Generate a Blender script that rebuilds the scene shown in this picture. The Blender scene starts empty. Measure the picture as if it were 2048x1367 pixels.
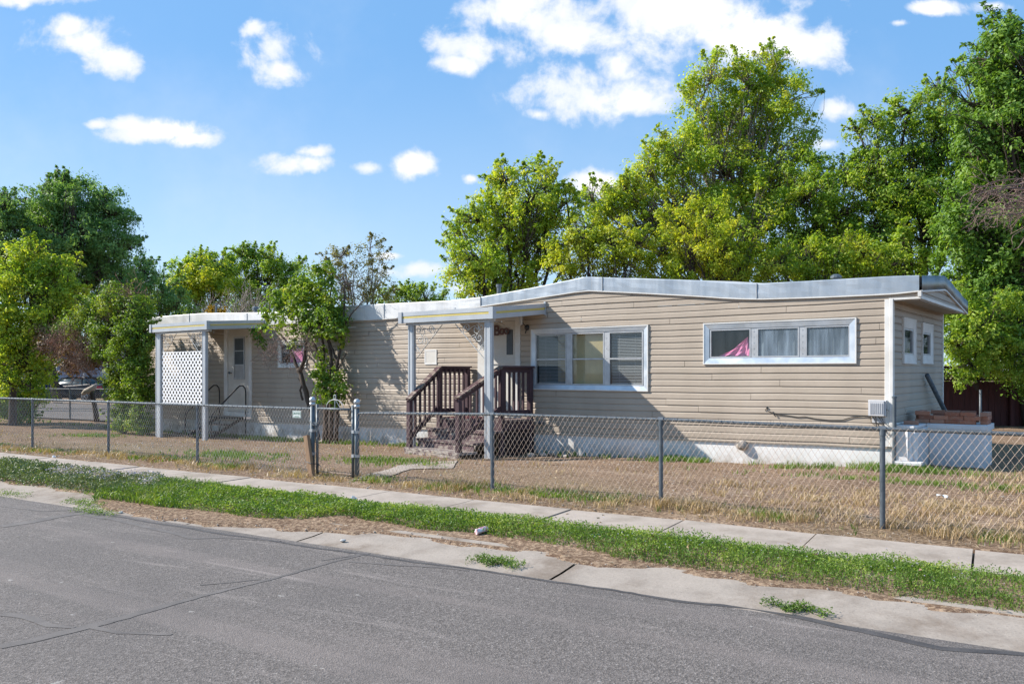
import bpy, math, random
import numpy as np
from mathutils import Vector, Matrix
random.seed(7)
RNG = np.random.default_rng(11)
SC = bpy.context.scene
COL = SC.collection

# ------------------------------------------------------------------ camera, sky, sun, exposure
CAMH = 1.36
cam_data = bpy.data.cameras.new('camera')
cam = bpy.data.objects.new('camera', cam_data)
COL.objects.link(cam)
cam.location = (0, 0, CAMH)
cam.rotation_euler = (math.radians(90), 0, 0)
cam_data.sensor_width = 36.0
cam_data.lens = 28.125
cam_data.shift_y = 58.5 / 2048
cam_data.clip_start = 0.05
cam_data.clip_end = 2000
SC.camera = cam

SUN_TRAVEL = Vector((2.19, -0.44, -1.55)).normalized()
sun_data = bpy.data.lights.new('sun', 'SUN')
sun_data.energy = 4.6
sun_data.angle = math.radians(0.53)
sun_data.color = (1.0, 0.94, 0.86)
sun = bpy.data.objects.new('sun', sun_data)
COL.objects.link(sun)
sun.location = (-20, 4, 16)
sun.rotation_euler = SUN_TRAVEL.to_track_quat('-Z', 'Y').to_euler()

SC.view_settings.view_transform = 'Standard'
SC.view_settings.look = 'None'
SC.view_settings.exposure = 0.80
SC.view_settings.gamma = 1.0
SC.render.film_transparent = False
SC.cycles.max_bounces = 6
SC.cycles.transparent_max_bounces = 12
SC.cycles.caustics_reflective = False
SC.cycles.caustics_refractive = False
SC.cycles.sample_clamp_indirect = 6.0

world = bpy.data.worlds.new('World')
SC.world = world
world.use_nodes = True


class NT:
    """small helper round a node tree"""
    def __init__(self, tree):
        self.t = tree
        self.n = tree.nodes
        self.l = tree.links

    def node(self, kind, **kw):
        nd = self.n.new(kind)
        for k, v in kw.items():
            if k.startswith('i_'):
                key = k[2:]
                key = int(key) if key.isdigit() else key
                nd.inputs[key].default_value = v
            else:
                setattr(nd, k, v)
        return nd

    def link(self, a, b):
        self.l.new(a, b)

    def val(self, sock, x):
        if hasattr(x, 'links') or isinstance(x, bpy.types.NodeSocket):
            self.l.new(x, sock)
        else:
            sock.default_value = x

    def math(self, op, a, b=0.0, clamp=False):
        m = self.n.new('ShaderNodeMath')
        m.operation = op
        m.use_clamp = clamp
        self.val(m.inputs[0], a)
        self.val(m.inputs[1], b)
        return m.outputs[0]

    def vmath(self, op, a, b=(0, 0, 0)):
        m = self.n.new('ShaderNodeVectorMath')
        m.operation = op
        self.val(m.inputs[0], a)
        self.val(m.inputs[1], b)
        return m.outputs['Value'] if op in ('LENGTH', 'DOT_PRODUCT') else m.outputs[0]

    def noise(self, vec, scale=5.0, detail=4.0, rough=0.55, dist=0.0):
        m = self.n.new('ShaderNodeTexNoise')
        m.inputs['Scale'].default_value = scale
        m.inputs['Detail'].default_value = detail
        m.inputs['Roughness'].default_value = rough
        m.inputs['Distortion'].default_value = dist
        if vec is not None:
            self.l.new(vec, m.inputs['Vector'])
        return m.outputs['Fac']

    def ramp(self, fac, stops, interp='LINEAR'):
        m = self.n.new('ShaderNodeValToRGB')
        m.color_ramp.interpolation = interp
        els = m.color_ramp.elements
        while len(els) > 1:
            els.remove(els[-1])
        els[0].position = stops[0][0]
        c = stops[0][1]
        els[0].color = (c[0], c[1], c[2], 1)
        for p, c in stops[1:]:
            e = els.new(p)
            e.color = (c[0], c[1], c[2], 1)
        self.val(m.inputs[0], fac)
        return m.outputs[0]

    def smooth(self, x, a, b, lo=0.0, hi=1.0):
        m = self.n.new('ShaderNodeMapRange')
        m.interpolation_type = 'SMOOTHSTEP'
        self.val(m.inputs['Value'], x)
        m.inputs['From Min'].default_value = a
        m.inputs['From Max'].default_value = b
        m.inputs['To Min'].default_value = lo
        m.inputs['To Max'].default_value = hi
        return m.outputs[0]

    def mix(self, fac, a, b, blend='MIX'):
        m = self.n.new('ShaderNodeMix')
        m.data_type = 'RGBA'
        m.blend_type = blend
        self.val(m.inputs[0], fac)
        for s, x in ((m.inputs[6], a), (m.inputs[7], b)):
            if isinstance(x, bpy.types.NodeSocket):
                self.l.new(x, s)
            else:
                s.default_value = (x[0], x[1], x[2], 1)
        return m.outputs[2]


def build_world():
    nt = NT(world.node_tree)
    nt.n.clear()
    out = nt.node('ShaderNodeOutputWorld')
    bg = nt.node('ShaderNodeBackground')
    bg.inputs['Strength'].default_value = 0.115
    nt.link(bg.outputs[0], out.inputs[0])
    sky = nt.node('ShaderNodeTexSky')
    sky.sky_type = 'NISHITA'
    sky.sun_disc = False
    d = -SUN_TRAVEL
    sky.sun_elevation = math.asin(d.z)
    sky.sun_rotation = math.atan2(d.x, d.y)
    sky.altitude = 1300.0
    sky.air_density = 1.0
    sky.dust_density = 0.6
    sky.ozone_density = 1.6
    tc = nt.node('ShaderNodeTexCoord')
    vec = tc.outputs['Generated']
    sep = nt.node('ShaderNodeSeparateXYZ')
    nt.link(vec, sep.inputs[0])
    hx = nt.math('ADD', nt.math('ABSOLUTE', sep.outputs['Y']), 0.02)
    u = nt.math('DIVIDE', sep.outputs['X'], hx)
    w = nt.math('DIVIDE', sep.outputs['Z'], hx)
    front = nt.smooth(sep.outputs['Y'], 0.0, 0.15)
    comb = nt.node('ShaderNodeCombineXYZ')
    nt.link(u, comb.inputs[0])
    nt.link(w, comb.inputs[1])
    uv = comb.outputs[0]
    # cumulus clouds: centre direction and extent (tan of azimuth, tan of elevation)
    C = [(1300, 30, 330, 85), (1020, 45, 110, 80), (985, 110, 130, 50), (920, 140, 60, 25), (1180, 80, 140, 45), (1440, 85, 210, 78),
         (1590, 105, 90, 45), (1170, 200, 150, 55), (1120, 185, 85, 50), (1265, 215, 75, 30), (1075, 240, 32, 16), (1225, 150, 50, 40),
         (205, 105, 110, 62), (250, 130, 75, 45), (160, 70, 70, 35), (110, 8, 110, 24),
         (560, 110, 85, 60), (570, 150, 60, 45), (520, 75, 40, 30),
         (320, 275, 150, 24), (400, 287, 70, 20), (215, 260, 45, 15), (265, 262, 50, 18),
         (630, 335, 85, 24), (640, 312, 50, 20), (830, 338, 60, 30), (740, 345, 45, 18), (945, 365, 22, 14),
         (1190, 375, 80, 30), (1655, 232, 48, 26), (1640, 300, 50, 22), (1850, 35, 75, 16), (1780, 62, 40, 12), (1960, 30, 60, 16),
         (855, 542, 70, 20), (920, 580, 70, 24), (790, 515, 40, 10)]
    m = None
    for ci, (px, py, rx, ry) in enumerate(C):
        if ci < 12:
            rx, ry = rx * 1.12, ry * 1.12
        cu, cw = (px - 1024) / 1600, (742 - py) / 1600
        e = nt.vmath('MULTIPLY', nt.vmath('SUBTRACT', uv, (cu, cw, 0)), (1600 / (rx * 1.0), 1600 / (ry * 1.05), 0))
        e = nt.math('SUBTRACT', 1.0, nt.vmath('LENGTH', e))
        m = e if m is None else nt.math('MAXIMUM', m, e)
    m = nt.math('MAXIMUM', m, -1.5)
    n1 = nt.noise(uv, 14.0, 10.0, 0.60, 0.2)
    n2 = nt.noise(uv, 6.5, 4.0, 0.5, 0.0)
    dens = nt.math('ADD', m, nt.math('MULTIPLY', nt.math('SUBTRACT', n1, 0.5), 3.2))
    dens = nt.math('ADD', dens, nt.math('MULTIPLY', nt.math('SUBTRACT', n2, 0.5), 0.8))
    alpha = nt.math('MULTIPLY', nt.smooth(dens, 0.02, 0.72), front)
    shade = nt.smooth(nt.math('ADD', dens, nt.math('MULTIPLY', nt.math('SUBTRACT', nt.noise(uv, 11.0, 6.0), 0.5), 1.6)), 0.5, 1.5)
    ccol = nt.mix(shade, (4.7, 4.95, 5.45), (6.6, 6.5, 6.4))
    low = nt.smooth(w, 0.03, 0.42)
    base = nt.mix(low, (2.75, 3.95, 5.15), (1.1, 2.6, 4.85))
    skyc = nt.mix(0.75, sky.outputs[0], base)
    # thin veil around the cumulus
    veil = nt.math('MULTIPLY', nt.math('MULTIPLY', nt.smooth(nt.noise(uv, 2.6, 6.0, 0.6), 0.45, 0.8), 0.25), front)
    skyc = nt.mix(veil, skyc, (4.6, 5.0, 5.5))
    res = nt.mix(alpha, skyc, ccol)
    nt.link(res, bg.inputs['Color'])


build_world()

# ------------------------------------------------------------------ frames and measures
F, CX, HY = 1600.0, 1024.0, 742.0
TH = math.atan2(2054, 1600)
UX, UY = -math.sin(TH), math.cos(TH)          # along the front wall, away to the left
VX, VY = math.cos(TH), math.sin(TH)           # into the house
P0 = (6.88 * CAMH / 1.75, 14.5 * CAMH / 1.75)  # front right corner of the home
RA = math.radians(59)
RX, RY = math.sin(RA), -math.cos(RA)          # along the road, to the right
NX, NY = math.cos(RA), math.sin(RA)           # from the road towards the home


class Frame:
    def __init__(self, ox, oy, ang, oz=0.0):
        self.o = (ox, oy, oz)
        self.a = ang
        self.c, self.s = math.cos(ang), math.sin(ang)

    def __call__(self, x, y, z):
        return (self.o[0] + self.c * x - self.s * y, self.o[1] + self.s * x + self.c * y, self.o[2] + z)


HA = math.atan2(-UY, -UX)
HF = Frame(P0[0], P0[1], HA)                  # house: x to the right along the wall (0 at the corner), y inwards
EF = Frame(P0[0], P0[1], HA + math.pi / 2)    # end wall: x = depth, y = to the left (inwards)
ROADA = math.atan2(RY, RX)
RF = Frame(0, 0, ROADA)                       # road: x along, y across towards the home


def road_xy(q, p):
    return (q * RX + p * NX, q * RY + p * NY)


def to_qp(x, y):
    return (x * RX + y * RY, x * NX + y * NY)


def interp(x, xs, ys):
    return float(np.interp(x, xs, ys))


def sstep(x):
    x = max(0.0, min(1.0, x))
    return x * x * (3 - 2 * x)


def gz(x, y):
    """height of the ground"""
    q, p = to_qp(x, y)
    if p < 5.1:
        return -0.15 + 0.010 * min(5.1 - p, 4.0)
    if p < 5.68:
        return -0.152 + (p - 5.1) / 0.58 * 0.045
    if p < 7.3:
        return -0.107 + (p - 5.68) / 1.62 * 0.052
    s = (x - P0[0]) * UX + (y - P0[1]) * UY
    d = -((x - P0[0]) * VX + (y - P0[1]) * VY)
    hz = interp(s, [-6, 0, 5, 10, 15, 22, 40], [0.0, -0.01, -0.17, -0.24, -0.36, -0.40, -0.45])
    t = (3.31 - x) / 0.837
    fz = interp(t, [0, 2, 4.2, 6.4, 7.3, 10, 12, 15, 20], [-0.03, -0.03, -0.04, -0.085, -0.10, -0.07, -0.08, -0.14, -0.2])
    if p < 7.9:
        return -0.055 + (fz + 0.055) * (p - 7.3) / 0.6
    dd = max(0.0, d)
    w = sstep((p - 7.9) / (p - 7.9 + dd + 0.4)) if d > 0 else 1.0
    far = sstep((p - 14) / 16.0) if s > 18 else 0.0
    return fz * (1 - w) + hz * w + far * -0.02


def at(px, py, Y):
    return ((px - CX) / F * Y, Y, CAMH - (py - HY) / F * Y)


def ground_at(px, py):
    """ground point seen at a measured position (iterated on the terrain)"""
    z = -0.05
    for _ in range(30):
        Y = (CAMH - z) * F / (py - HY)
        X = (px - CX) / F * Y
        z = 0.5 * z + 0.5 * gz(X, Y)
    return (X, Y, z)


# ------------------------------------------------------------------ mesh building helpers
class MB:
    def __init__(self):
        self.v, self.f = [], []

    def add(self, vs, fs):
        o = len(self.v)
        self.v += [tuple(p) for p in vs]
        self.f += [tuple(i + o for i in f) for f in fs]

    def hexa(self, p):
        self.add(p, [(3, 2, 1, 0), (4, 5, 6, 7), (0, 1, 5, 4), (1, 2, 6, 5), (2, 3, 7, 6), (3, 0, 4, 7)])

    def box(self, fr, x0, x1, y0, y1, z0, z1):
        self.hexa([fr(x0, y0, z0), fr(x1, y0, z0), fr(x1, y1, z0), fr(x0, y1, z0),
                   fr(x0, y0, z1), fr(x1, y0, z1), fr(x1, y1, z1), fr(x0, y1, z1)])

    def bbox(self, fr, x0, x1, y0, y1, z0, z1, b=0.004):
        """box with chamfered long edges (octagonal section), along its longest axis"""
        dx, dy, dz = x1 - x0, y1 - y0, z1 - z0
        b = min(b, 0.45 * min(dx, dy, dz))
        def oct_(a0, a1, c0, c1):
            return [(a0 + b, c0), (a1 - b, c0), (a1, c0 + b), (a1, c1 - b), (a1 - b, c1), (a0 + b, c1), (a0, c1 - b), (a0, c0 + b)]
        if dx >= dy and dx >= dz:
            s = oct_(y0, y1, z0, z1)
            P = [fr(x, a, c) for x in (x0, x1) for a, c in s]
        elif dy >= dz:
            s = oct_(z0, z1, x0, x1)
            P = [fr(c, y, a) for y in (y0, y1) for a, c in s]
        else:
            s = oct_(x0, x1, y0, y1)
            P = [fr(a, c, z) for z in (z0, z1) for a, c in s]
        fs = [tuple(reversed(range(8))), tuple(range(8, 16))]
        for i in range(8):
            j = (i + 1) % 8
            fs.append((i, j, j + 8, i + 8))
        self.add(P, fs)

    def ring(self, fr, x0, x1, z0, z1, w, y0, y1, wb=None, wt=None):
        wb = w if wb is None else wb
        wt = w if wt is None else wt
        self.box(fr, x0, x0 + w, y0, y1, z0, z1)
        self.box(fr, x1 - w, x1, y0, y1, z0, z1)
        self.box(fr, x0 + w, x1 - w, y0, y1, z0, z0 + wb)
        self.box(fr, x0 + w, x1 - w, y0, y1, z1 - wt, z1)

    def quad(self, a, b, c, d):
        self.add([a, b, c, d], [(0, 1, 2, 3)])

    def beam(self, a, b, w, h, up=(0, 0, 1)):
        a, b = Vector(a), Vector(b)
        t = (b - a).normalized()
        s = t.cross(Vector(up))
        if s.length < 1e-4:
            s = t.cross(Vector((1, 0, 0)))
        s.normalize()
        n = s.cross(t)
        s *= w / 2
        n *= h / 2
        self.hexa([a - s - n, b - s - n, b + s - n, a + s - n, a - s + n, b - s + n, b + s + n, a + s + n])

    def tube(self, pts, r, n=8, cap=True):
        pts = [Vector(p) for p in pts]
        k = len(pts)
        rs = r if isinstance(r, (list, tuple)) else [r] * k
        ref = None
        vs, fs = [], []
        for i, p in enumerate(pts):
            t = (pts[min(i + 1, k - 1)] - pts[max(i - 1, 0)]).normalized()
            if ref is None:
                ref = t.orthogonal().normalized()
            ref = ref - t * ref.dot(t)
            if ref.length < 1e-5:
                ref = t.orthogonal()
            ref.normalize()
            b = t.cross(ref)
            for j in range(n):
                a = 2 * math.pi * j / n
                vs.append(p + (ref * math.cos(a) + b * math.sin(a)) * rs[i])
        for i in range(k - 1):
            for j in range(n):
                j2 = (j + 1) % n
                fs.append((i * n + j, i * n + j2, (i + 1) * n + j2, (i + 1) * n + j))
        if cap:
            fs.append(tuple(reversed(range(n))))
            fs.append(tuple(range((k - 1) * n, k * n)))
        self.add(vs, fs)

    def ball(self, c, r, nu=12, nv=8, sz=1.0):
        vs, fs = [(c[0], c[1], c[2] + r * sz)], []
        for i in range(1, nv):
            th = math.pi * i / nv
            for j in range(nu):
                ph = 2 * math.pi * j / nu
                vs.append((c[0] + r * math.sin(th) * math.cos(ph), c[1] + r * math.sin(th) * math.sin(ph), c[2] + r * sz * math.cos(th)))
        vs.append((c[0], c[1], c[2] - r * sz))
        for j in range(nu):
            j2 = (j + 1) % nu
            fs.append((0, 1 + j, 1 + j2))
            for i in range(nv - 2):
                a = 1 + i * nu
                fs.append((a + j, a + nu + j, a + nu + j2, a + j2))
            a = 1 + (nv - 2) * nu
            fs.append((a + j, len(vs) - 1, a + j2))
        self.add(vs, fs)

    def prism(self, poly, off):
        n = len(poly)
        off = Vector(off)
        vs = [Vector(p) for p in poly] + [Vector(p) + off for p in poly]
        fs = [tuple(reversed(range(n))), tuple(range(n, 2 * n))]
        for i in range(n):
            j = (i + 1) % n
            fs.append((i, j, j + n, i + n))
        self.add(vs, fs)


WM = {}


def link_mesh(name, me, mat, parent=None, smooth=False):
    o = bpy.data.objects.new(name, me)
    COL.objects.link(o)
    if mat is not None:
        me.materials.append(mat)
    if smooth:
        me.polygons.foreach_set('use_smooth', [True] * len(me.polygons))
    if parent is not None:
        o.parent = parent
        WM[o] = WM[parent]
    return o


def obj(name, mb, mat, parent=None, smooth=False, loc=None, rotz=0.0):
    """one mesh object from world-space vertices; local to its parent or to its own base"""
    me = bpy.data.meshes.new(name)
    if parent is not None:
        M = WM[parent]
    else:
        if loc is None:
            a = np.array(mb.v)
            loc = (a[:, 0].mean(), a[:, 1].mean(), a[:, 2].min())
        M = Matrix.Translation(Vector(loc)) @ Matrix.Rotation(rotz, 4, 'Z')
    R = np.array(M.inverted())
    a = np.array(mb.v, dtype=float)
    a = a @ R[:3, :3].T + R[:3, 3]
    me.from_pydata(a.tolist(), [], mb.f)
    me.update()
    o = link_mesh(name, me, mat, parent, smooth)
    if parent is None:
        o.location = loc
        o.rotation_euler = (0, 0, rotz)
        WM[o] = M
    return o


def tag(o, label, cat, group=None, kind=None):
    if label:
        o['label'] = label
    if cat:
        o['category'] = cat
    if group:
        o['group'] = group
    if kind:
        o['kind'] = kind
    return o


def thing(name, label, cat, loc, rotz=0.0, group=None):
    o = bpy.data.objects.new(name, None)
    COL.objects.link(o)
    o.empty_display_size = 0.1
    o.location = loc
    o.rotation_euler = (0, 0, rotz)
    WM[o] = Matrix.Translation(Vector(loc)) @ Matrix.Rotation(rotz, 4, 'Z')
    return tag(o, label, cat, group)


def structure(name, mb, mat, smooth=False):
    o = obj(name, mb, mat, smooth=smooth, loc=(0, 0, 0))
    o['kind'] = 'structure'
    return o


def np_mesh(name, V, tris=None, quads=None, mat=None, parent=None, loc=None, smooth=False):
    """fast mesh from numpy arrays of triangles and quads (world space)"""
    me = bpy.data.meshes.new(name)
    base = np.array(WM[parent].translation) if parent is not None else np.array(loc if loc is not None else (0, 0, 0))
    V = np.asarray(V, dtype=np.float32) - base.astype(np.float32)
    loops, starts, totals = [], [], []
    n = 0
    if tris is not None and len(tris):
        loops.append(tris.ravel())
        starts.append(np.arange(len(tris)) * 3)
        totals.append(np.full(len(tris), 3))
        n = len(tris) * 3
    if quads is not None and len(quads):
        loops.append(quads.ravel())
        starts.append(n + np.arange(len(quads)) * 4)
        totals.append(np.full(len(quads), 4))
    L = np.concatenate(loops).astype(np.int32)
    S = np.concatenate(starts).astype(np.int32)
    me.vertices.add(len(V))
    me.vertices.foreach_set('co', V.ravel())
    me.loops.add(len(L))
    me.loops.foreach_set('vertex_index', L)
    me.polygons.add(len(S))
    me.polygons.foreach_set('loop_start', S)
    me.update(calc_edges=True)
    o = link_mesh(name, me, mat, parent, smooth)
    if parent is None:
        o.location = tuple(base)
        WM[o] = Matrix.Translation(Vector(base))
    return o


# ------------------------------------------------------------------ materials
def new_mat(name):
    m = bpy.data.materials.new(name)
    m.use_nodes = True
    nt = NT(m.node_tree)
    nt.n.clear()
    out = nt.node('ShaderNodeOutputMaterial')
    bs = nt.node('ShaderNodeBsdfPrincipled')
    nt.link(bs.outputs[0], out.inputs[0])
    return m, nt, bs, out


def pos(nt):
    return nt.node('ShaderNodeNewGeometry').outputs['Position']


def stretch(nt, v, ang=0.0, sc=(1, 1, 1)):
    mp = nt.node('ShaderNodeMapping')
    mp.vector_type = 'TEXTURE'
    mp.inputs['Rotation'].default_value = (0, 0, ang)
    mp.inputs['Scale'].default_value = tuple(1.0 / x for x in sc)
    nt.link(v, mp.inputs[0])
    return mp.outputs[0]


def bump(nt, bs, h, strength=0.3, dist=0.01):
    b = nt.node('ShaderNodeBump')
    b.inputs['Strength'].default_value = strength
    b.inputs['Distance'].default_value = dist
    nt.link(h, b.inputs['Height'])
    nt.link(b.outputs[0], bs.inputs['Normal'])


def plain(name, c1, c2=None, scale=6.0, rough=0.6, metal=0.0, bmp=0.0, bscale=60.0, spec=0.5, sc=(1, 1, 1), ang=0.0, lo=0.35, hi=0.65, rvar=0.0):
    m, nt, bs, out = new_mat(name)
    p = stretch(nt, pos(nt), ang, sc)
    c2 = c2 or tuple(x * 0.8 for x in c1)
    n = nt.noise(p, scale, 6.0, 0.6)
    nt.link(nt.ramp(n, [(lo, c1), (hi, c2)]), bs.inputs['Base Color'])
    bs.inputs['Roughness'].default_value = rough
    bs.inputs['Metallic'].default_value = metal
    bs.inputs['Specular IOR Level'].default_value = spec
    if rvar:
        nt.link(nt.smooth(nt.noise(p, scale * 0.7, 5.0), 0.3, 0.7, max(0.02, rough - rvar), rough + rvar), bs.inputs['Roughness'])
    if bmp:
        bump(nt, bs, nt.noise(p, bscale, 4.0), bmp, 0.01)
    return m


def leaf_mat(name, stops, trans=0.35, nscale=0.9, weight=0.5):
    m, nt, bs, out = new_mat(name)
    g = nt.node('ShaderNodeNewGeometry')
    n = nt.noise(g.outputs['Position'], nscale, 3.0, 0.6)
    n = nt.smooth(n, 0.3, 0.7)
    f = nt.math('ADD', nt.math('MULTIPLY', g.outputs['Random Per Island'], 1 - weight), nt.math('MULTIPLY', n, weight))
    c = nt.ramp(f, stops)
    nt.link(c, bs.inputs['Base Color'])
    bs.inputs['Roughness'].default_value = 0.48
    bs.inputs['Specular IOR Level'].default_value = 0.35
    tr = nt.node('ShaderNodeBsdfTranslucent')
    hs = nt.mix(1.0, c, (1.25, 1.25, 0.5), 'MULTIPLY')
    nt.link(hs, tr.inputs['Color'])
    mx = nt.node('ShaderNodeMixShader')
    mx.inputs[0].default_value = trans
    nt.link(bs.outputs[0], mx.inputs[1])
    nt.link(tr.outputs[0], mx.inputs[2])
    nt.link(mx.outputs[0], out.inputs[0])
    return m


def siding_mat():
    m, nt, bs, out = new_mat('vinyl siding')
    p = pos(nt)
    n1 = nt.noise(stretch(nt, p, 0, (1, 1, 0.35)), 1.1, 6.0, 0.6)
    n2 = nt.noise(stretch(nt, p, 0, (3, 3, 60)), 1.0, 3.0, 0.5)
    c = nt.ramp(n1, [(0.3, (0.36, 0.300, 0.236)), (0.55, (0.42, 0.352, 0.279)), (0.75, (0.47, 0.397, 0.320))])
    c = nt.mix(nt.smooth(n2, 0.45, 0.75, 0.0, 0.22), c, (0.33, 0.27, 0.21))
    # grime low down
    sp = nt.node('ShaderNodeSeparateXYZ')
    nt.link(p, sp.inputs[0])
    g = nt.math('MULTIPLY', nt.smooth(sp.outputs[2], 0.75, 0.15), nt.smooth(nt.noise(p, 2.2, 6.0), 0.35, 0.7, 0.05, 0.4))
    c = nt.mix(g, c, (0.30, 0.24, 0.18))
    nt.link(c, bs.inputs['Base Color'])
    bs.inputs['Roughness'].default_value = 0.55
    bs.inputs['Specular IOR Level'].default_value = 0.3
    bump(nt, bs, nt.noise(stretch(nt, p, 0, (1, 1, 4)), 7.0, 3.0), 0.12, 0.02)
    return m


def asphalt_mat():
    m, nt, bs, out = new_mat('asphalt')
    p = pos(nt)
    vor = nt.node('ShaderNodeTexVoronoi')
    vor.inputs['Scale'].default_value = 110.0
    nt.link(p, vor.inputs['Vector'])
    agg = nt.ramp(vor.outputs['Color'], [(0.0, (0.055, 0.047, 0.042)), (0.5, (0.145, 0.126, 0.114)), (0.86, (0.25, 0.218, 0.198)), (1.0, (0.46, 0.41, 0.37))])
    fine = nt.noise(p, 38.0, 6.0, 0.75)
    c = nt.mix(nt.smooth(fine, 0.35, 0.65), nt.mix(0.3, agg, (0.082, 0.069, 0.059)), nt.mix(0.28, agg, (0.225, 0.190, 0.163)))
    rp = stretch(nt, p, ROADA, (1, 1, 1))
    # wheel paths: pale streaks along the road, and broad patches
    st = nt.noise(stretch(nt, rp, 0, (0.10, 2.2, 1)), 1.0, 6.0, 0.6, 0.3)
    c = nt.mix(nt.smooth(st, 0.49, 0.64, 0.0, 0.5), c, (0.225, 0.188, 0.168))
    st2 = nt.noise(stretch(nt, rp, 0.04, (0.5, 7.0, 1)), 1.0, 7.0, 0.7, 0.6)
    c = nt.mix(nt.smooth(st2, 0.56, 0.70, 0.0, 0.5), c, (0.33, 0.28, 0.25))
    c = nt.mix(nt.smooth(nt.noise(p, 0.5, 6.0, 0.65), 0.45, 0.62, 0.0, 0.40), c, (0.115, 0.101, 0.093))
    spk = nt.noise(p, 13.0, 2.0, 0.5)
    c = nt.mix(nt.smooth(spk, 0.735, 0.77, 0.0, 0.6), c, (0.40, 0.37, 0.33))
    nt.link(c, bs.inputs['Base Color'])
    bs.inputs['Roughness'].default_value = 0.85
    bs.inputs['Specular IOR Level'].default_value = 0.25
    b = nt.node('ShaderNodeBump')
    b.inputs['Strength'].default_value = 0.55
    b.inputs['Distance'].default_value = 0.006
    nt.link(nt.math('ADD', vor.outputs['Distance'], nt.math('MULTIPLY', fine, 1.3)), b.inputs['Height'])
    nt.link(b.outputs[0], bs.inputs['Normal'])
    return m


def concrete_mat(name, base=(0.40, 0.335, 0.277), dirt=(0.20, 0.155, 0.115), dirtamt=0.6, dscale=1.6):
    m, nt, bs, out = new_mat(name)
    p = pos(nt)
    n = nt.noise(p, 3.0, 8.0, 0.65)
    c = nt.ramp(n, [(0.3, tuple(x * 0.80 for x in base)), (0.5, base), (0.7, tuple(min(1, x * 1.1) for x in base))])
    sp = nt.noise(p, 55.0, 4.0, 0.75)
    c = nt.mix(nt.smooth(sp, 0.5, 0.72, 0.0, 0.5), c, tuple(x * 0.5 for x in base))
    c = nt.mix(nt.smooth(nt.noise(p, 21.0, 3.0, 0.6), 0.62, 0.75, 0.0, 0.35), c, tuple(min(1, x * 1.45) for x in base))
    d = nt.noise(p, dscale, 7.0, 0.7)
    c = nt.mix(nt.smooth(d, 0.44, 0.70, 0.0, dirtamt), c, dirt)
    nt.link(c, bs.inputs['Base Color'])
    bs.inputs['Roughness'].default_value = 0.9
    bs.inputs['Specular IOR Level'].default_value = 0.2
    bump(nt, bs, nt.math('ADD', sp, nt.noise(p, 25.0, 4.0)), 0.35, 0.006)
    return m


def soil_mat():
    m, nt, bs, out = new_mat('dry soil')
    p = pos(nt)
    n = nt.noise(stretch(nt, p, ROADA, (0.55, 1.0, 1.0)), 1.1, 8.0, 0.68)
    c = nt.ramp(n, [(0.25, (0.115, 0.066, 0.041)), (0.42, (0.20, 0.120, 0.075)), (0.58, (0.30, 0.192, 0.125)), (0.74, (0.52, 0.40, 0.30))])
    f = nt.noise(p, 24.0, 7.0, 0.8)
    c = nt.mix(nt.smooth(f, 0.43, 0.62), nt.mix(0.62, c, (0.06, 0.034, 0.022)), nt.mix(0.4, c, (0.62, 0.46, 0.31)))
    # straw litter: stretched noise in two directions
    for a in (0.4, 1.7, 2.7):
        s = nt.noise(stretch(nt, p, a, (22, 130, 1)), 1.0, 2.0, 0.5)
        c = nt.mix(nt.smooth(s, 0.62, 0.70, 0.0, 0.55), c, (0.50, 0.37, 0.235))
    gn = nt.noise(p, 0.16, 3.0)
    c = nt.mix(nt.smooth(gn, 0.5, 0.7, 0.0, 0.3), c, (0.16, 0.16, 0.06))
    nt.link(c, bs.inputs['Base Color'])
    bs.inputs['Roughness'].default_value = 0.95
    bs.inputs['Specular IOR Level'].default_value = 0.1
    bump(nt, bs, nt.math('ADD', f, nt.noise(p, 11.0, 5.0)), 0.7, 0.02)
    return m


def skirt_mat(name, base, stain):
    m, nt, bs, out = new_mat(name)
    p = pos(nt)
    c = nt.ramp(nt.noise(p, 2.0, 7.0, 0.6), [(0.3, tuple(x * 0.9 for x in base)), (0.6, base)])
    sp = nt.node('ShaderNodeSeparateXYZ')
    nt.link(p, sp.inputs[0])
    lowz = nt.smooth(sp.outputs[2], 0.30, -0.20, 0.0, 1.0)
    d = nt.math('MULTIPLY', lowz, nt.smooth(nt.noise(p, 4.0, 7.0, 0.7), 0.35, 0.62, 0.1, 0.9))
    c = nt.mix(d, c, stain)
    c = nt.mix(nt.smooth(nt.noise(p, 9.0, 6.0, 0.7), 0.66, 0.72, 0.0, 0.35), c, stain)
    nt.link(c, bs.inputs['Base Color'])
    bs.inputs['Roughness'].default_value = 0.75
    bump(nt, bs, nt.noise(p, 14.0, 5.0), 0.35, 0.012)
    return m


def band_mat(name, c1, c2, metal, rough):
    m, nt, bs, out = new_mat(name)
    p = pos(nt)
    n = nt.noise(stretch(nt, p, 0, (3.0, 3.0, 0.5)), 1.2, 6.0, 0.6)
    c = nt.ramp(n, [(0.3, c1), (0.7, c2)])
    drip = nt.noise(stretch(nt, p, 0, (9.0, 9.0, 0.35)), 1.0, 4.0, 0.6)
    c = nt.mix(nt.smooth(drip, 0.6, 0.78, 0.0, 0.35), c, (0.40, 0.34, 0.28))
    nt.link(c, bs.inputs['Base Color'])
    bs.inputs['Metallic'].default_value = metal
    nt.link(nt.smooth(n, 0.3, 0.7, rough - 0.08, rough + 0.1), bs.inputs['Roughness'])
    bump(nt, bs, nt.noise(stretch(nt, p, 0, (1, 1, 0.6)), 2.4, 2.0, 0.5), 0.25, 0.05)
    return m


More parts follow.
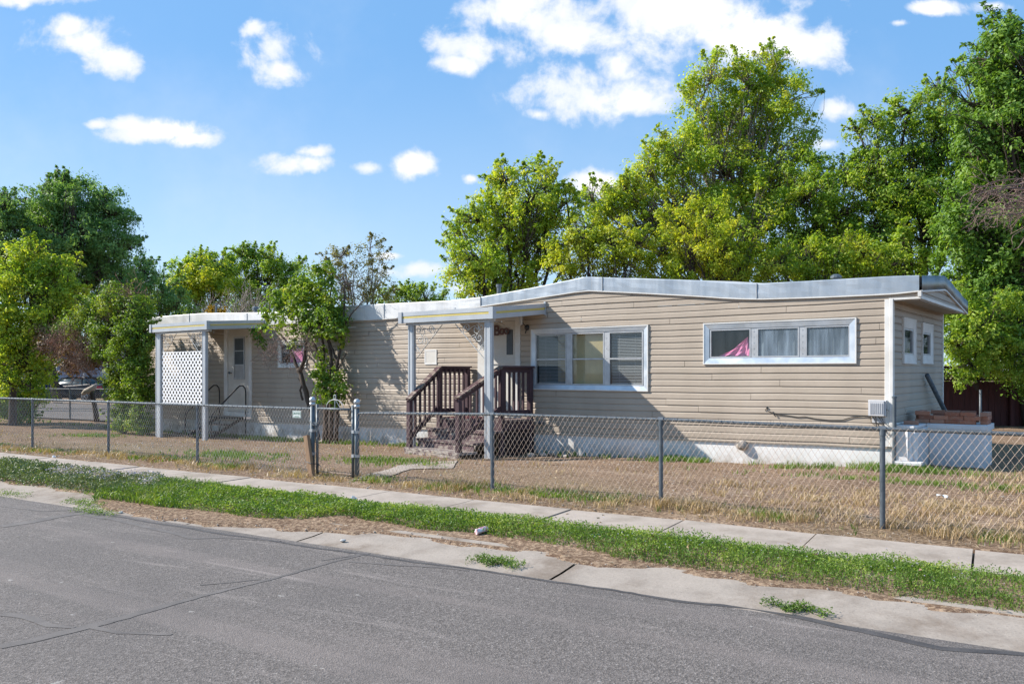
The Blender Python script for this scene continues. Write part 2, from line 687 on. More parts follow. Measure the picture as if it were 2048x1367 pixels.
def peel_mat(name, paint, wood, lo, hi, bare_white=None):
    m, nt, bs, out = new_mat(name)
    p = pos(nt)
    n = nt.noise(stretch(nt, p, HA, (5, 11, 9)), 1.6, 8.0, 0.72)
    n0 = nt.noise(p, 2.3, 4.0, 0.6)
    w = nt.ramp(nt.noise(stretch(nt, p, HA, (4, 60, 40)), 1.0, 4.0), [(0.3, tuple(x * 0.6 for x in wood)), (0.7, wood)])
    pc = nt.ramp(n0, [(0.3, tuple(x * 0.75 for x in paint)), (0.7, tuple(min(1, x * 1.25) for x in paint))])
    f = nt.smooth(n, lo, hi)
    nt.link(nt.mix(f, pc, w), bs.inputs['Base Color'])
    bs.inputs['Roughness'].default_value = 0.75
    bs.inputs['Specular IOR Level'].default_value = 0.25
    bump(nt, bs, n, 0.4, 0.008)
    return m


def glass_mat(name, dirt=(0.35, 0.40, 0.45), amt=0.08, streak=True, refl=1.0):
    m, nt, bs, out = new_mat(name)
    nt.n.remove(bs)
    p = pos(nt)
    tr = nt.node('ShaderNodeBsdfTransparent')
    tr.inputs['Color'].default_value = (0.93, 0.95, 0.95, 1)
    gl = nt.node('ShaderNodeBsdfGlossy')
    gl.inputs['Roughness'].default_value = 0.03
    gl.inputs['Color'].default_value = (0.95, 0.97, 1.0, 1)
    df = nt.node('ShaderNodeBsdfDiffuse')
    n = nt.noise(stretch(nt, p, 0, (7.0, 7.0, 0.8)), 1.4, 5.0, 0.6)
    nt.link(nt.ramp(n, [(0.25, tuple(x * 0.45 for x in dirt)), (0.75, dirt)]), df.inputs['Color'])
    lw = nt.node('ShaderNodeLayerWeight')
    lw.inputs['Blend'].default_value = 0.5
    fres = nt.math('ADD', nt.math('MULTIPLY', nt.math('POWER', lw.outputs['Facing'], 4.0), 0.8), 0.06)
    m1 = nt.node('ShaderNodeMixShader')
    nt.link(nt.math('MULTIPLY', fres, refl, True), m1.inputs[0])
    nt.link(tr.outputs[0], m1.inputs[1])
    nt.link(gl.outputs[0], m1.inputs[2])
    m2 = nt.node('ShaderNodeMixShader')
    nt.link(nt.smooth(n, 0.25, 0.75, amt * 0.5, amt * 1.5), m2.inputs[0])
    nt.link(m1.outputs[0], m2.inputs[1])
    nt.link(df.outputs[0], m2.inputs[2])
    nt.link(m2.outputs[0], out.inputs[0])
    return m


M = {}
M['siding'] = siding_mat()
M['asphalt'] = asphalt_mat()
M['concrete'] = concrete_mat('sidewalk concrete')
M['gutter'] = concrete_mat('gutter concrete', (0.35, 0.295, 0.245), (0.17, 0.125, 0.09), 0.85, 1.3)
M['soil'] = soil_mat()
M['seal'] = plain('crack sealer', (0.10, 0.087, 0.079), (0.15, 0.13, 0.117), 5, 0.85, bmp=0.2)
M['tar'] = plain('dark tar', (0.050, 0.044, 0.042), (0.085, 0.075, 0.07), 6, 0.75, bmp=0.3)
M['skirt'] = skirt_mat('painted skirting', (0.78, 0.77, 0.75), (0.34, 0.29, 0.23))
M['planter'] = skirt_mat('painted planter concrete', (0.68, 0.68, 0.69), (0.30, 0.27, 0.23))
M['band'] = band_mat('galvanised roof band', (0.30, 0.345, 0.39), (0.40, 0.445, 0.49), 0.35, 0.45)
M['bandwhite'] = band_mat('white roof band', (0.58, 0.58, 0.57), (0.70, 0.70, 0.69), 0.1, 0.45)
M['banddark'] = band_mat('weathered roof band', (0.13, 0.155, 0.165), (0.32, 0.36, 0.38), 0.5, 0.42)
M['roof'] = plain('roof coating', (0.55, 0.55, 0.54), (0.42, 0.42, 0.41), 2, 0.8)
M['trim'] = plain('white trim', (0.74, 0.73, 0.70), (0.62, 0.60, 0.56), 3, 0.5, bmp=0.05)
M['doorpaint'] = plain('door paint', (0.66, 0.63, 0.57), (0.57, 0.54, 0.48), 2.5, 0.5)
M['alu'] = plain('window aluminium', (0.50, 0.56, 0.62), (0.62, 0.66, 0.70), 5, 0.38, 0.55, rvar=0.1)
M['aludull'] = plain('sash aluminium', (0.52, 0.53, 0.54), (0.42, 0.42, 0.42), 8, 0.45, 0.5)
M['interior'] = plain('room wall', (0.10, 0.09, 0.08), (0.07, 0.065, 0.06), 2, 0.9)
M['blind'] = plain('blind slats', (0.42, 0.42, 0.41), (0.36, 0.36, 0.35), 8, 0.6)
M['tan'] = plain('tan curtain', (0.50, 0.40, 0.20), (0.42, 0.335, 0.17), 3, 0.9)
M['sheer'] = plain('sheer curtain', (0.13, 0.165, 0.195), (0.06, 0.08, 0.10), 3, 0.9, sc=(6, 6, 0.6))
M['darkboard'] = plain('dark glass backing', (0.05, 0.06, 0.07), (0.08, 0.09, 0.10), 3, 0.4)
M['pink'] = plain('pink cloth', (0.86, 0.30, 0.50), (0.78, 0.23, 0.43), 8, 0.9)
M['glass'] = glass_mat('window glass', (0.30, 0.33, 0.35), 0.06)
M['glassend'] = glass_mat('end window glass', (0.22, 0.25, 0.27), 0.15, refl=0.35)
M['glassdirtysky'] = glass_mat('dirty sky tinted window glass', (0.40, 0.50, 0.60), 0.34, refl=1.6)  # milky dirt, its blue also painting in the sky's reflection
M['awning'] = plain('awning metal', (0.47, 0.495, 0.515), (0.41, 0.43, 0.45), 3, 0.42, 0.15, rvar=0.08)
M['yellow'] = plain('yellow stripe', (0.62, 0.50, 0.14), (0.54, 0.43, 0.11), 4, 0.5)
M['soffit'] = plain('awning underside', (0.42, 0.36, 0.29), (0.34, 0.29, 0.23), 3, 0.6)
M['iron'] = plain('painted scroll iron', (0.58, 0.60, 0.60), (0.38, 0.37, 0.34), 16, 0.5, 0.2)
M['black'] = plain('black metal', (0.022, 0.022, 0.024), (0.045, 0.04, 0.036), 12, 0.5, 0.2)
M['rail'] = peel_mat('purple brown paint', (0.085, 0.052, 0.058), (0.24, 0.19, 0.165), 0.64, 0.74)
M['railcap'] = peel_mat('peeling handrail', (0.070, 0.034, 0.038), (0.33, 0.265, 0.21), 0.47, 0.58)
M['darkskirt'] = plain('shade dark skirt board', (0.026, 0.015, 0.015), (0.016, 0.010, 0.010), 5, 0.85)  # dark purple panel, colour deepened to paint in the shade under the deck
M['tread'] = peel_mat('peeling tread', (0.105, 0.066, 0.072), (0.38, 0.325, 0.28), 0.50, 0.58)
M['stepbox'] = peel_mat('peeling step', (0.14, 0.10, 0.10), (0.46, 0.41, 0.36), 0.45, 0.54)
M['lattice'] = plain('white lattice', (0.86, 0.86, 0.86), (0.80, 0.80, 0.80), 4, 0.5)
M['galv'] = plain('galvanised steel', (0.125, 0.15, 0.17), (0.085, 0.105, 0.12), 7, 0.5, 0.3, rvar=0.1)
M['galvdark'] = plain('aged galvanised post', (0.085, 0.10, 0.115), (0.14, 0.16, 0.18), 14, 0.55, 0.3, rvar=0.1)
M['wire'] = plain('rusty fence wire', (0.34, 0.245, 0.185), (0.42, 0.335, 0.275), 4, 0.65, 0.1)
M['wiregrey'] = plain('grey fence wire', (0.42, 0.375, 0.335), (0.52, 0.475, 0.43), 3, 0.6, 0.1)
M['wood'] = plain('weathered plank', (0.34, 0.215, 0.125), (0.24, 0.145, 0.085), 2.0, 0.85, sc=(12, 12, 1.2))
M['brick'] = None
M['redfence'] = plain('dark red fence boards', (0.085, 0.022, 0.020), (0.05, 0.013, 0.012), 3, 0.8, sc=(5, 5, 0.6))
M['bark'] = plain('bark', (0.095, 0.070, 0.053), (0.050, 0.037, 0.029), 7, 0.95, bmp=0.8, bscale=26, sc=(2, 2, 0.5))
M['barkgrey'] = plain('grey bark', (0.30, 0.25, 0.21), (0.19, 0.155, 0.13), 6, 0.9, bmp=0.5, bscale=24)
M['twig'] = plain('dead twigs', (0.25, 0.165, 0.13), (0.17, 0.115, 0.095), 5, 0.9)
M['twigred'] = plain('dry reddish twigs', (0.30, 0.15, 0.10), (0.20, 0.13, 0.09), 2, 0.9)
M['stone'] = plain('pale stone', (0.46, 0.40, 0.34), (0.33, 0.28, 0.23), 9, 0.9, bmp=0.5, bscale=20)
M['palestone'] = plain('whitish stone', (0.55, 0.53, 0.50), (0.42, 0.40, 0.37), 30, 0.9, bmp=0.4)
M['plastic'] = plain('grey plastic box', (0.55, 0.55, 0.56), (0.49, 0.49, 0.50), 4, 0.5)
M['paper'] = plain('paper', (0.75, 0.76, 0.75), (0.62, 0.63, 0.63), 20, 0.8)
M['carpaint'] = plain('dark navy car paint', (0.012, 0.015, 0.024), (0.016, 0.019, 0.028), 2, 0.4, 0.0, spec=0.2)
M['carglass'] = plain('car glass', (0.03, 0.05, 0.055), (0.045, 0.065, 0.07), 2, 0.12, spec=0.3)
M['tyre'] = plain('tyre rubber', (0.02, 0.02, 0.02), (0.03, 0.03, 0.03), 9, 0.9)
M['rim'] = plain('wheel rim', (0.60, 0.61, 0.63), (0.5, 0.51, 0.53), 4, 0.3, 0.7)
M['redlens'] = plain('red lamp lens', (0.50, 0.012, 0.012), (0.40, 0.01, 0.01), 4, 0.2)
M['bluewall'] = plain('blue grey wall', (0.24, 0.29, 0.38), (0.20, 0.25, 0.33), 1, 0.8, bmp=0.1)
M['bluebin'] = plain('blue bin plastic', (0.012, 0.025, 0.17), (0.015, 0.03, 0.20), 3, 0.45)
M['green'] = plain('sign green', (0.03, 0.14, 0.07), (0.04, 0.16, 0.08), 3, 0.6)
M['signwhite'] = plain('sign white', (0.74, 0.76, 0.74), (0.66, 0.69, 0.66), 6, 0.5)
M['purple'] = plain('boo sign brown', (0.13, 0.065, 0.06), (0.10, 0.05, 0.045), 8, 0.7)


def brick_mat():
    m, nt, bs, out = new_mat('red brick')
    oi = nt.node('ShaderNodeObjectInfo')
    p = pos(nt)
    c = nt.ramp(oi.outputs['Random'], [(0.0, (0.26, 0.10, 0.058)), (0.35, (0.38, 0.15, 0.088)), (0.7, (0.45, 0.20, 0.125)), (1.0, (0.34, 0.19, 0.135))])
    n = nt.noise(p, 22.0, 6.0, 0.7)
    c = nt.mix(nt.smooth(n, 0.45, 0.75, 0.0, 0.5), c, (0.42, 0.30, 0.24))
    nt.link(c, bs.inputs['Base Color'])
    bs.inputs['Roughness'].default_value = 0.9
    bump(nt, bs, n, 0.4, 0.006)
    return m


M['brick'] = brick_mat()
M['grass'] = leaf_mat('green grass', [(0.0, (0.057, 0.110, 0.016)), (0.35, (0.109, 0.194, 0.027)), (0.65, (0.166, 0.268, 0.041)), (0.85, (0.247, 0.326, 0.068)), (1.0, (0.437, 0.410, 0.171))], 0.35, 1.6, 0.45)
M['weed'] = leaf_mat('broad weeds', [(0.0, (0.073, 0.138, 0.025)), (0.35, (0.131, 0.233, 0.038)), (0.65, (0.228, 0.339, 0.052)), (1.0, (0.407, 0.456, 0.095))], 0.38, 2.2, 0.55)
M['sage'] = leaf_mat('grey green weeds', [(0.0, (0.07, 0.105, 0.04)), (0.5, (0.13, 0.18, 0.075)), (1.0, (0.23, 0.26, 0.13))], 0.25, 1.5, 0.4)
M['dry'] = leaf_mat('dry grass', [(0.0, (0.27, 0.175, 0.095)), (0.4, (0.43, 0.30, 0.165)), (0.75, (0.56, 0.42, 0.25)), (1.0, (0.66, 0.54, 0.36))], 0.2, 1.2, 0.4)
M['straw'] = leaf_mat('straw litter', [(0.0, (0.15, 0.088, 0.052)), (0.5, (0.33, 0.225, 0.135)), (1.0, (0.58, 0.46, 0.30))], 0.1, 1.5, 0.35)
M['petal'] = leaf_mat('lavender petals', [(0.0, (0.40, 0.33, 0.47)), (1.0, (0.60, 0.54, 0.64))], 0.3, 2.0, 0.3)
G = lambda *s: list(s)
M['leaf_dark'] = leaf_mat('dark green leaves', [(0.0, (0.078, 0.158, 0.024)), (0.5, (0.156, 0.284, 0.045)), (0.85, (0.261, 0.404, 0.063)), (1.0, (0.430, 0.531, 0.089))], 0.42, 1.5)
M['leaf_mid'] = leaf_mat('mid green leaves', [(0.0, (0.134, 0.238, 0.030)), (0.45, (0.261, 0.398, 0.054)), (0.8, (0.419, 0.517, 0.072)), (1.0, (0.609, 0.606, 0.105))], 0.51, 1.4)
M['leaf_lime'] = leaf_mat('yellow green leaves', [(0.0, (0.153, 0.268, 0.030)), (0.38, (0.308, 0.435, 0.054)), (0.72, (0.511, 0.558, 0.067)), (1.0, (0.738, 0.636, 0.089))], 0.54, 1.1)
M['leaf_yellow'] = leaf_mat('yellowing leaves', [(0.0, (0.190, 0.300, 0.031)), (0.4, (0.389, 0.477, 0.049)), (0.75, (0.589, 0.591, 0.062)), (1.0, (0.722, 0.622, 0.091))], 0.54, 1.2)
M['leaf_gold'] = leaf_mat('golden leaves', [(0.0, (0.40, 0.24, 0.02)), (1.0, (0.62, 0.42, 0.04))], 0.3, 1.0)
M['leaf_blue'] = leaf_mat('blue green leaves', [(0.0, (0.084, 0.180, 0.046)), (0.5, (0.179, 0.316, 0.093)), (0.85, (0.294, 0.437, 0.153)), (1.0, (0.441, 0.568, 0.262))], 0.46, 1.0)
M['leaf_olive'] = leaf_mat('olive autumn leaves', [(0.0, (0.13, 0.14, 0.04)), (0.5, (0.235, 0.225, 0.06)), (1.0, (0.40, 0.33, 0.09))], 0.35, 0.7)
M['leaf_lilac'] = leaf_mat('lilac leaves', [(0.0, (0.077, 0.160, 0.022)), (0.5, (0.180, 0.290, 0.038)), (0.85, (0.319, 0.387, 0.054)), (1.0, (0.474, 0.446, 0.081))], 0.45, 1.4)
M['leaf_brown'] = leaf_mat('dry brown leaves', [(0.0, (0.14, 0.085, 0.05)), (0.6, (0.25, 0.16, 0.085)), (1.0, (0.36, 0.30, 0.11))], 0.3, 1.2)
M['leaf_conifer'] = leaf_mat('conifer needles', [(0.0, (0.020, 0.028, 0.020)), (1.0, (0.050, 0.050, 0.034))], 0.1, 0.8)

# ------------------------------------------------------------------ ground, road, pavement
def grid_sheet(qs, ps, zf):
    mb = MB()
    vs = []
    for p in ps:
        for q in qs:
            x, y = road_xy(q, p)
            vs.append((x, y, zf(x, y, q, p)))
    n = len(qs)
    fs = []
    for j in range(len(ps) - 1):
        for i in range(n - 1):
            fs.append((j * n + i, j * n + i + 1, (j + 1) * n + i + 1, (j + 1) * n + i))
    mb.add(vs, fs)
    return mb


def spaced(lo, hi, fine_lo, fine_hi, step, grow=1.35):
    a = list(np.arange(fine_lo, fine_hi + 1e-6, step))
    s, x = step, fine_hi
    while x < hi:
        s *= grow
        x = min(hi, x + s)
        a.append(x)
    s, x = step, fine_lo
    while x > lo:
        s *= grow
        x = max(lo, x - s)
        a.insert(0, x)
    return a


def soil_edge(q):
    """how far the verge's soil has crept over the gutter"""
    base = interp(q, [-14, -9.3, -8.9, -8.2, -6.5, -6.1, -5.7, -5.2, -4.7, -3.0, -2.6, -2.2, 0.2, 0.6, 3, 8],
                  [5.60, 5.58, 5.42, 5.12, 5.10, 5.34, 5.26, 5.46, 5.56, 5.58, 5.50, 5.60, 5.60, 5.52, 5.56, 5.6])
    return base + 0.035 * math.sin(q * 5.3) + 0.025 * math.sin(q * 11.7 + 1) + 0.02 * math.sin(q * 23.1)


def ground_z(x, y, q, p):
    if p < 4.9:
        return -0.30
    z = gz(x, y)
    if p < 5.70:
        c = soil_edge(q)
        return z - 0.05 + 0.062 * sstep((p - c + 0.05) / 0.10)
    k = math.sin(q * 3.1 + p * 5.2) * 0.006 + math.sin(q * 7.7 - p * 4.1) * 0.005 + math.sin(q * 1.3 + 0.7 * p) * 0.008
    if p < 7.3:
        # the parkway humps a little and its soil creeps over the pavement's edge
        t = (p - 5.66) / 1.64
        hump = math.sin(math.pi * min(1.0, t / 0.72)) * 0.045 if t < 0.72 else 0.0
        z += hump
        if p > 6.50:
            z -= 0.02 * (p - 6.50) / 0.1 if p < 6.60 else 0.05
        return z + k * (0.6 if p < 6.50 else 0)
    return z + k + (0.012 if p < 7.5 else 0.0)


qs = spaced(-420, 420, -16, 6, 0.16)
ps = [-420, -200, -100, -60, -30, -14, 4.9, 5.0, 5.06, 5.10, 5.14, 5.18, 5.22, 5.26, 5.30, 5.34, 5.38, 5.42, 5.46, 5.50, 5.54, 5.58, 5.62, 5.66, 5.70, 5.8, 5.95, 6.1, 6.25, 6.4, 6.48, 6.52, 6.56, 6.62, 7.24, 7.29, 7.34, 7.5] + spaced(7.6, 560, 7.6, 19, 0.3)[1:]
structure('ground', grid_sheet(qs, ps, ground_z), M['soil'], True)

qs2 = spaced(-400, 400, -30, 20, 1.0)
structure('road', grid_sheet(qs2, [-8.0, -6, -3, 0, 1.1, 2, 3, 4, 4.6, 4.9, 5.12], lambda x, y, q, p: (-0.15 + 0.010 * min(5.1 - p, 4.0)) if p > 0 else -0.11 + 0.006 * p), M['asphalt'], True)

# the gutter pan, cracked into slabs
mb = MB()
joints = [-60, -44, -30, -22.0, -17.6, -12.9, -8.55, -6.82, -5.3, -2.75, 0.55, 3.85, 7.2, 10.5, 16, 26, 60]
for a, b in zip(joints[:-1], joints[1:]):
    n = max(1, int((b - a) / 0.5))
    for i in range(n):
        q0 = a + (b - a) * i / n + (0.012 if i == 0 else 0)
        q1 = a + (b - a) * (i + 1) / n - (0.012 if i == n - 1 else 0)
        P = []
        for q, p, dz in ((q0, 5.085, 0.002), (q1, 5.085, 0.002), (q1, 5.30, -0.004), (q0, 5.30, -0.004), (q0, 5.76, 0.004), (q1, 5.76, 0.004)):
            x, y = road_xy(q, p)
            z = -0.152 + (p - 5.1) / 0.58 * 0.045 + dz
            P.append((x, y, z))
        mb.add(P, [(0, 1, 2, 3), (3, 2, 5, 4)])
structure('gutter', mb, M['gutter'])

# the pavement: slabs with open joints, each a little out of level
mb = MB()
sj = [-0.618 * RX + 8.42 * RY, 0, 0]
q0 = to_qp(-0.618, 8.42)[0]
rr = random.Random(5)
for k in range(-26, 16):
    a, b = q0 + 1.185 * k, q0 + 1.185 * (k + 1)
    dz0, dz1 = rr.uniform(-0.006, 0.006), rr.uniform(-0.006, 0.006)
    g = 0.008
    c = [road_xy(a + g, 6.25), road_xy(b - g, 6.25), road_xy(b - g, 7.30 + rr.uniform(-0.01, 0.02)), road_xy(a + g, 7.30 + rr.uniform(-0.01, 0.02))]
    z = [-0.05 + dz0, -0.05 + dz1, -0.046 + dz1, -0.046 + dz0]
    mb.hexa([(c[i][0], c[i][1], z[i] - 0.1) for i in range(4)] + [(c[i][0], c[i][1], z[i]) for i in range(4)])
structure('sidewalk', mb, M['concrete'])

# concrete path from the gate to the steps
mb = MB()
for quad in ([(700, 962), (752, 962), (846, 931), (812, 929)], [(792, 940), (905, 936), (915, 921), (812, 926)]):
    P = [Vector(ground_at(*c)) for c in quad]
    n = 6
    vs = []
    for i in range(n + 1):
        for j in range(n + 1):
            u, w_ = i / n, j / n
            c = (P[0] * (1 - u) + P[1] * u) * (1 - w_) + (P[3] * (1 - u) + P[2] * u) * w_
            q, p = to_qp(c.x, c.y)
            vs.append((c.x, c.y, ground_z(c.x, c.y, q, p) + 0.012))
    mb.add(vs, [(i * (n + 1) + j, (i + 1) * (n + 1) + j, (i + 1) * (n + 1) + j + 1, i * (n + 1) + j + 1) for i in range(n) for j in range(n)])
structure('garden_path', mb, M['concrete'])

# street on the far left, behind the home
mb = grid_sheet(spaced(-200, -19, -60, -22, 2.0), [16.6, 18.5, 21, 23.5, 25.2], lambda x, y, q, p: max(gz(*road_xy(q, pp)) for pp in (p - 0.6, p, p + 0.6)) + 0.05)
structure('side_street', mb, M['asphalt'])
mb = grid_sheet(spaced(-200, -19, -60, -22, 2.0), [25.3, 25.9], lambda x, y, q, p: gz(x, y) + 0.10)
structure('side_curb', mb, M['concrete'])

# crack sealer on the road
SEALN = [0]


def seal(pts, w, mat='seal'):
    mb = MB()
    P = []
    for i, (px, py) in enumerate(pts):
        z = -0.13
        for _ in range(12):
            Y = (CAMH - z) * F / (py - HY)
            X = (px - CX) / F * Y
            q, p = to_qp(X, Y)
            z = -0.15 + 0.010 * min(max(5.1 - p, -0.3), 4.0)
        P.append(Vector((X, Y, z + 0.0025)))
    fine, rr = [], random.Random(int(pts[0][0] * 7 + pts[0][1]))
    for i in range(len(P) - 1):
        n = max(2, int((P[i + 1] - P[i]).length / 0.06))
        for k in range(n):
            fine.append(P[i].lerp(P[i + 1], k / n))
    fine.append(P[-1])
    vs, fs = [], []
    ph = rr.uniform(0, 6)
    for i, c in enumerate(fine):
        t = (fine[min(i + 1, len(fine) - 1)] - fine[max(0, i - 1)]).normalized()
        s = Vector((-t.y, t.x, 0))
        ww = w if not isinstance(w, (list, tuple)) else float(np.interp(i / (len(fine) - 1), np.linspace(0, 1, len(w)), w))
        ww *= 0.5
        j = rr.uniform(-0.006, 0.006) + 0.012 * math.sin(i * 0.35 + ph)
        vs += [c + s * (ww + j + rr.uniform(0, 0.006)), c - s * (ww - j + rr.uniform(0, 0.006))]
        if i:
            fs.append((2 * i - 2, 2 * i - 1, 2 * i + 1, 2 * i))
    mb.add(vs, fs)
    structure('crack_seal', mb, M[mat])


seal([(2080, 1311), (1960, 1303), (1880, 1296), (1800, 1277), (1700, 1255), (1500, 1215.5), (1350, 1200), (1100, 1161), (930, 1136), (720, 1108), (560, 1084), (420, 1063), (250, 1035), (150, 1022)],
     [0.05, 0.07, 0.06, 0.03, 0.03, 0.03, 0.03, 0.03, 0.025, 0.03, 0.04, 0.03, 0.02, 0.02], 'tar')
seal([(0, 1293), (60, 1282), (160, 1256), (290, 1222), (420, 1188), (520, 1162), (640, 1131), (735, 1105)], [0.075, 0.08, 0.07, 0.045, 0.035, 0.03, 0.025, 0.05])
seal([(0, 1228), (50, 1234), (100, 1250), (150, 1254)], [0.06, 0.06, 0.05, 0.03])
seal([(190, 1253), (240, 1264), (340, 1270)], [0.04, 0.03, 0.02])
seal([(0, 1052), (60, 1044), (110, 1034), (160, 1026), (230, 1040), (300, 1054), (380, 1076), (440, 1074), (560, 1082)], [0.14, 0.14, 0.10, 0.05, 0.06, 0.06, 0.05, 0.03, 0.02])
seal([(700, 1122), (800, 1131), (880, 1134), (940, 1140)], [0.02, 0.03, 0.03, 0.02])
seal([(640, 1120), (700, 1112), (730, 1106)], [0.015, 0.02, 0.03])
seal([(400, 1170), (470, 1164), (520, 1158)], [0.01, 0.015, 0.02])
seal([(0, 1012), (40, 1016), (90, 1022), (150, 1020)], [0.02, 0.03, 0.03, 0.02])

# ------------------------------------------------------------------ the mobile home
LEN, WID = 21.4, 3.72
home = thing('mobile_home', 'long beige mobile home with lap siding, white skirting and wavy metal roof band', 'mobile home', (P0[0], P0[1], -0.1), HA)

BS = [-0.36, 0.0, 1.0, 1.93, 2.4, 2.89, 4.0, 5.08, 6.17, 7.53, 8.4, 9.25, 10.4, 11.65, 14.3, 17.7, 20.2, 21.4]
BB = [2.475, 2.455, 2.465, 2.489, 2.53, 2.591, 2.71, 2.819, 2.745, 2.655, 2.59, 2.535, 2.515, 2.53, 2.545, 2.58, 2.61, 2.612]
BT = [2.676, 2.69, 2.70, 2.715, 2.76, 2.83, 2.94, 3.05, 2.935, 2.825, 2.80, 2.815, 2.835, 2.855, 2.83, 2.95, 2.957, 2.917]
band_b = lambda s: interp(s, BS, BB)
band_t = lambda s: interp(s, BS, BT)
SIDE_B = lambda s: 0.325 - 0.0145 * s


def warp(s, z):
    return z - 0.0145 * s * max(0.0, min(1.0, (1.45 - z) / 1.1)) + 0.0035 * math.sin(s * 1.1 + z * 0.8) + 0.0025 * math.sin(s * 2.7 - z * 1.9) + 0.0015 * math.sin(s * 6.1 + z * 5)


COURSE = 0.1016
PROF = [(0.0, 0.0175), (0.50, 0.0150), (0.70, 0.0140), (0.84, 0.005), (1.0, 0.002)]


def prof_d(t):
    return float(np.interp(t, [a for a, b in PROF], [b for a, b in PROF]))


def siding(mb, fr, x0, x1, zb, zt, holes, seed, warpf=None, panel=3.7, xstep=0.6):
    """lap siding on the plane y=0 of a frame (outside is -y), with real laps, seams and openings"""
    rr = random.Random(seed)
    edges = set([x0, x1])
    for h in holes:
        edges.update([max(x0, min(x1, h[0])), max(x0, min(x1, h[1]))])
    k = x0
    while k < x1:
        edges.add(k)
        k += xstep
    zlow = min(zb(x0), zb(x1)) - 0.06
    ztop = max(zt(x0 + (x1 - x0) * i / 40) for i in range(41))
    z0 = 0.325 - COURSE * math.ceil((0.325 - zlow) / COURSE)
    off = rr.uniform(0, panel)
    while z0 < ztop:
        z1 = z0 + COURSE
        off = (off + rr.uniform(0.5, panel - 0.5)) % panel
        seams = []
        s = x0 - off
        while s < x1:
            if s > x0:
                seams.append(s)
            s += panel
        xs = sorted(edges | set(seams))
        shifts = [rr.uniform(-0.002, 0.0055) for _ in range(len(seams) + 1)]
        tilt = [rr.uniform(-0.0012, 0.0012) for _ in range(len(seams) + 1)]
        for a, b in zip(xs[:-1], xs[1:]):
            if b - a < 1e-5:
                continue
            mid = 0.5 * (a + b)
            pi = sum(1 for s in seams if s < mid)
            cuts = [(max(z0, min(zb(a), zb(b)) - 0.05), z1)]
            for h in holes:
                if h[0] <= mid <= h[1]:
                    nc = []
                    for c0, c1 in cuts:
                        if h[3] <= c0 or h[2] >= c1:
                            nc.append((c0, c1))
                            continue
                        if h[2] > c0:
                            nc.append((c0, h[2]))
                        if h[3] < c1:
                            nc.append((h[3], c1))
                    cuts = nc
            ta, tb = zt(a), zt(b)
            for c0, c1 in cuts:
                if c1 - c0 < 1e-4:
                    continue
                ts = sorted(set([(c0 - z0) / COURSE, (c1 - z0) / COURSE] + [t for t, _ in PROF if c0 < z0 + t * COURSE < c1]))
                pts = []
                gap = 0.006 if any(abs(a - sm) < 1e-6 for sm in seams) else 0.0
                for t in ts:
                    d = prof_d(t) + shifts[pi]
                    z = z0 + t * COURSE + tilt[pi]
                    za, zb2 = min(z, ta), min(z, tb)
                    if warpf:
                        za, zb2 = warpf(-a, za), warpf(-b, zb2)
                    pts.append((fr(a + gap, -d, za), fr(b, -d, zb2)))
                vs, fs = [], []
                if abs(ts[0]) < 1e-6:
                    za, zb2 = min(z0, ta), min(z0, tb)
                    if warpf:
                        za, zb2 = warpf(-a, za), warpf(-b, zb2)
                    pts.insert(0, (fr(a, 0.0, za + 0.001), fr(b, 0.0, zb2 + 0.001)))
                for pa, pb in pts:
                    vs += [pa, pb]
                for i in range(len(pts) - 1):
                    fs.append((2 * i, 2 * i + 1, 2 * i + 3, 2 * i + 2))
                # closed ends where a panel laps over its neighbour
                if any(abs(a - s) < 1e-6 for s in seams):
                    idx = [2 * i for i in range(len(pts))]
                    vs.append(fr(a, 0.0, z0 + COURSE if not warpf else warpf(-a, z0 + COURSE)))
                    fs.append(tuple(idx + [len(vs) - 1]))
                mb.add(vs, fs)
        z0 = z1


# openings (x0, x1, z0, z1) in house coordinates
W1 = (-6.30, -3.822, 1.015, 2.15)
W2 = (-2.822, -0.462, 1.47, 2.137)
WL = (-14.147, -13.03, 1.445, 2.12)
DM = (-7.62, -6.56, 0.42, 2.42)
DL = (-16.52, -15.27, 0.30, 2.515)
HATCH = (-9.087, -8.742, 1.50, 1.81)
ins = lambda r, k: (r[0] + k, r[1] - k, r[2] + k, r[3] - k)

mb = MB()
siding(mb, HF, -LEN, 0.0, lambda x: 0.325, lambda x: band_b(-x) + 0.06, [ins(W1, 0.03), ins(W2, 0.03), ins(WL, 0.03), ins(DM, 0.03), ins(DL, 0.03)], 3, warp)
obj('front_siding', mb, M['siding'], home)
mb = MB()
E1 = (0.603, 1.448, 1.47, 2.152)
E2 = (1.924, 2.757, 1.478, 2.138)
siding(mb, EF, 0.0, WID, lambda x: 0.43, lambda x: 2.39, [ins(E1, 0.03), ins(E2, 0.03)], 8)
obj('end_siding', mb, M['siding'], home)

# the other two walls, floor and rooms
mb = MB()
mb.box(HF, -LEN, 0.0, WID - 0.06, WID, 0.0, 2.5)
mb.box(HF, -LEN, -LEN + 0.06, 0.0, WID - 0.062, -0.3, 2.6)
obj('rear_wall', mb, M['siding'], home)
mb = MB()
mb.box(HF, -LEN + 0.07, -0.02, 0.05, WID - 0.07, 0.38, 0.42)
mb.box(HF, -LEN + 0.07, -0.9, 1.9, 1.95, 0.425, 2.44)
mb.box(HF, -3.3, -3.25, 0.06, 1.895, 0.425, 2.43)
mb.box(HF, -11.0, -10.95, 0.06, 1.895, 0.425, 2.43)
obj('interior_wall', mb, M['interior'], home)

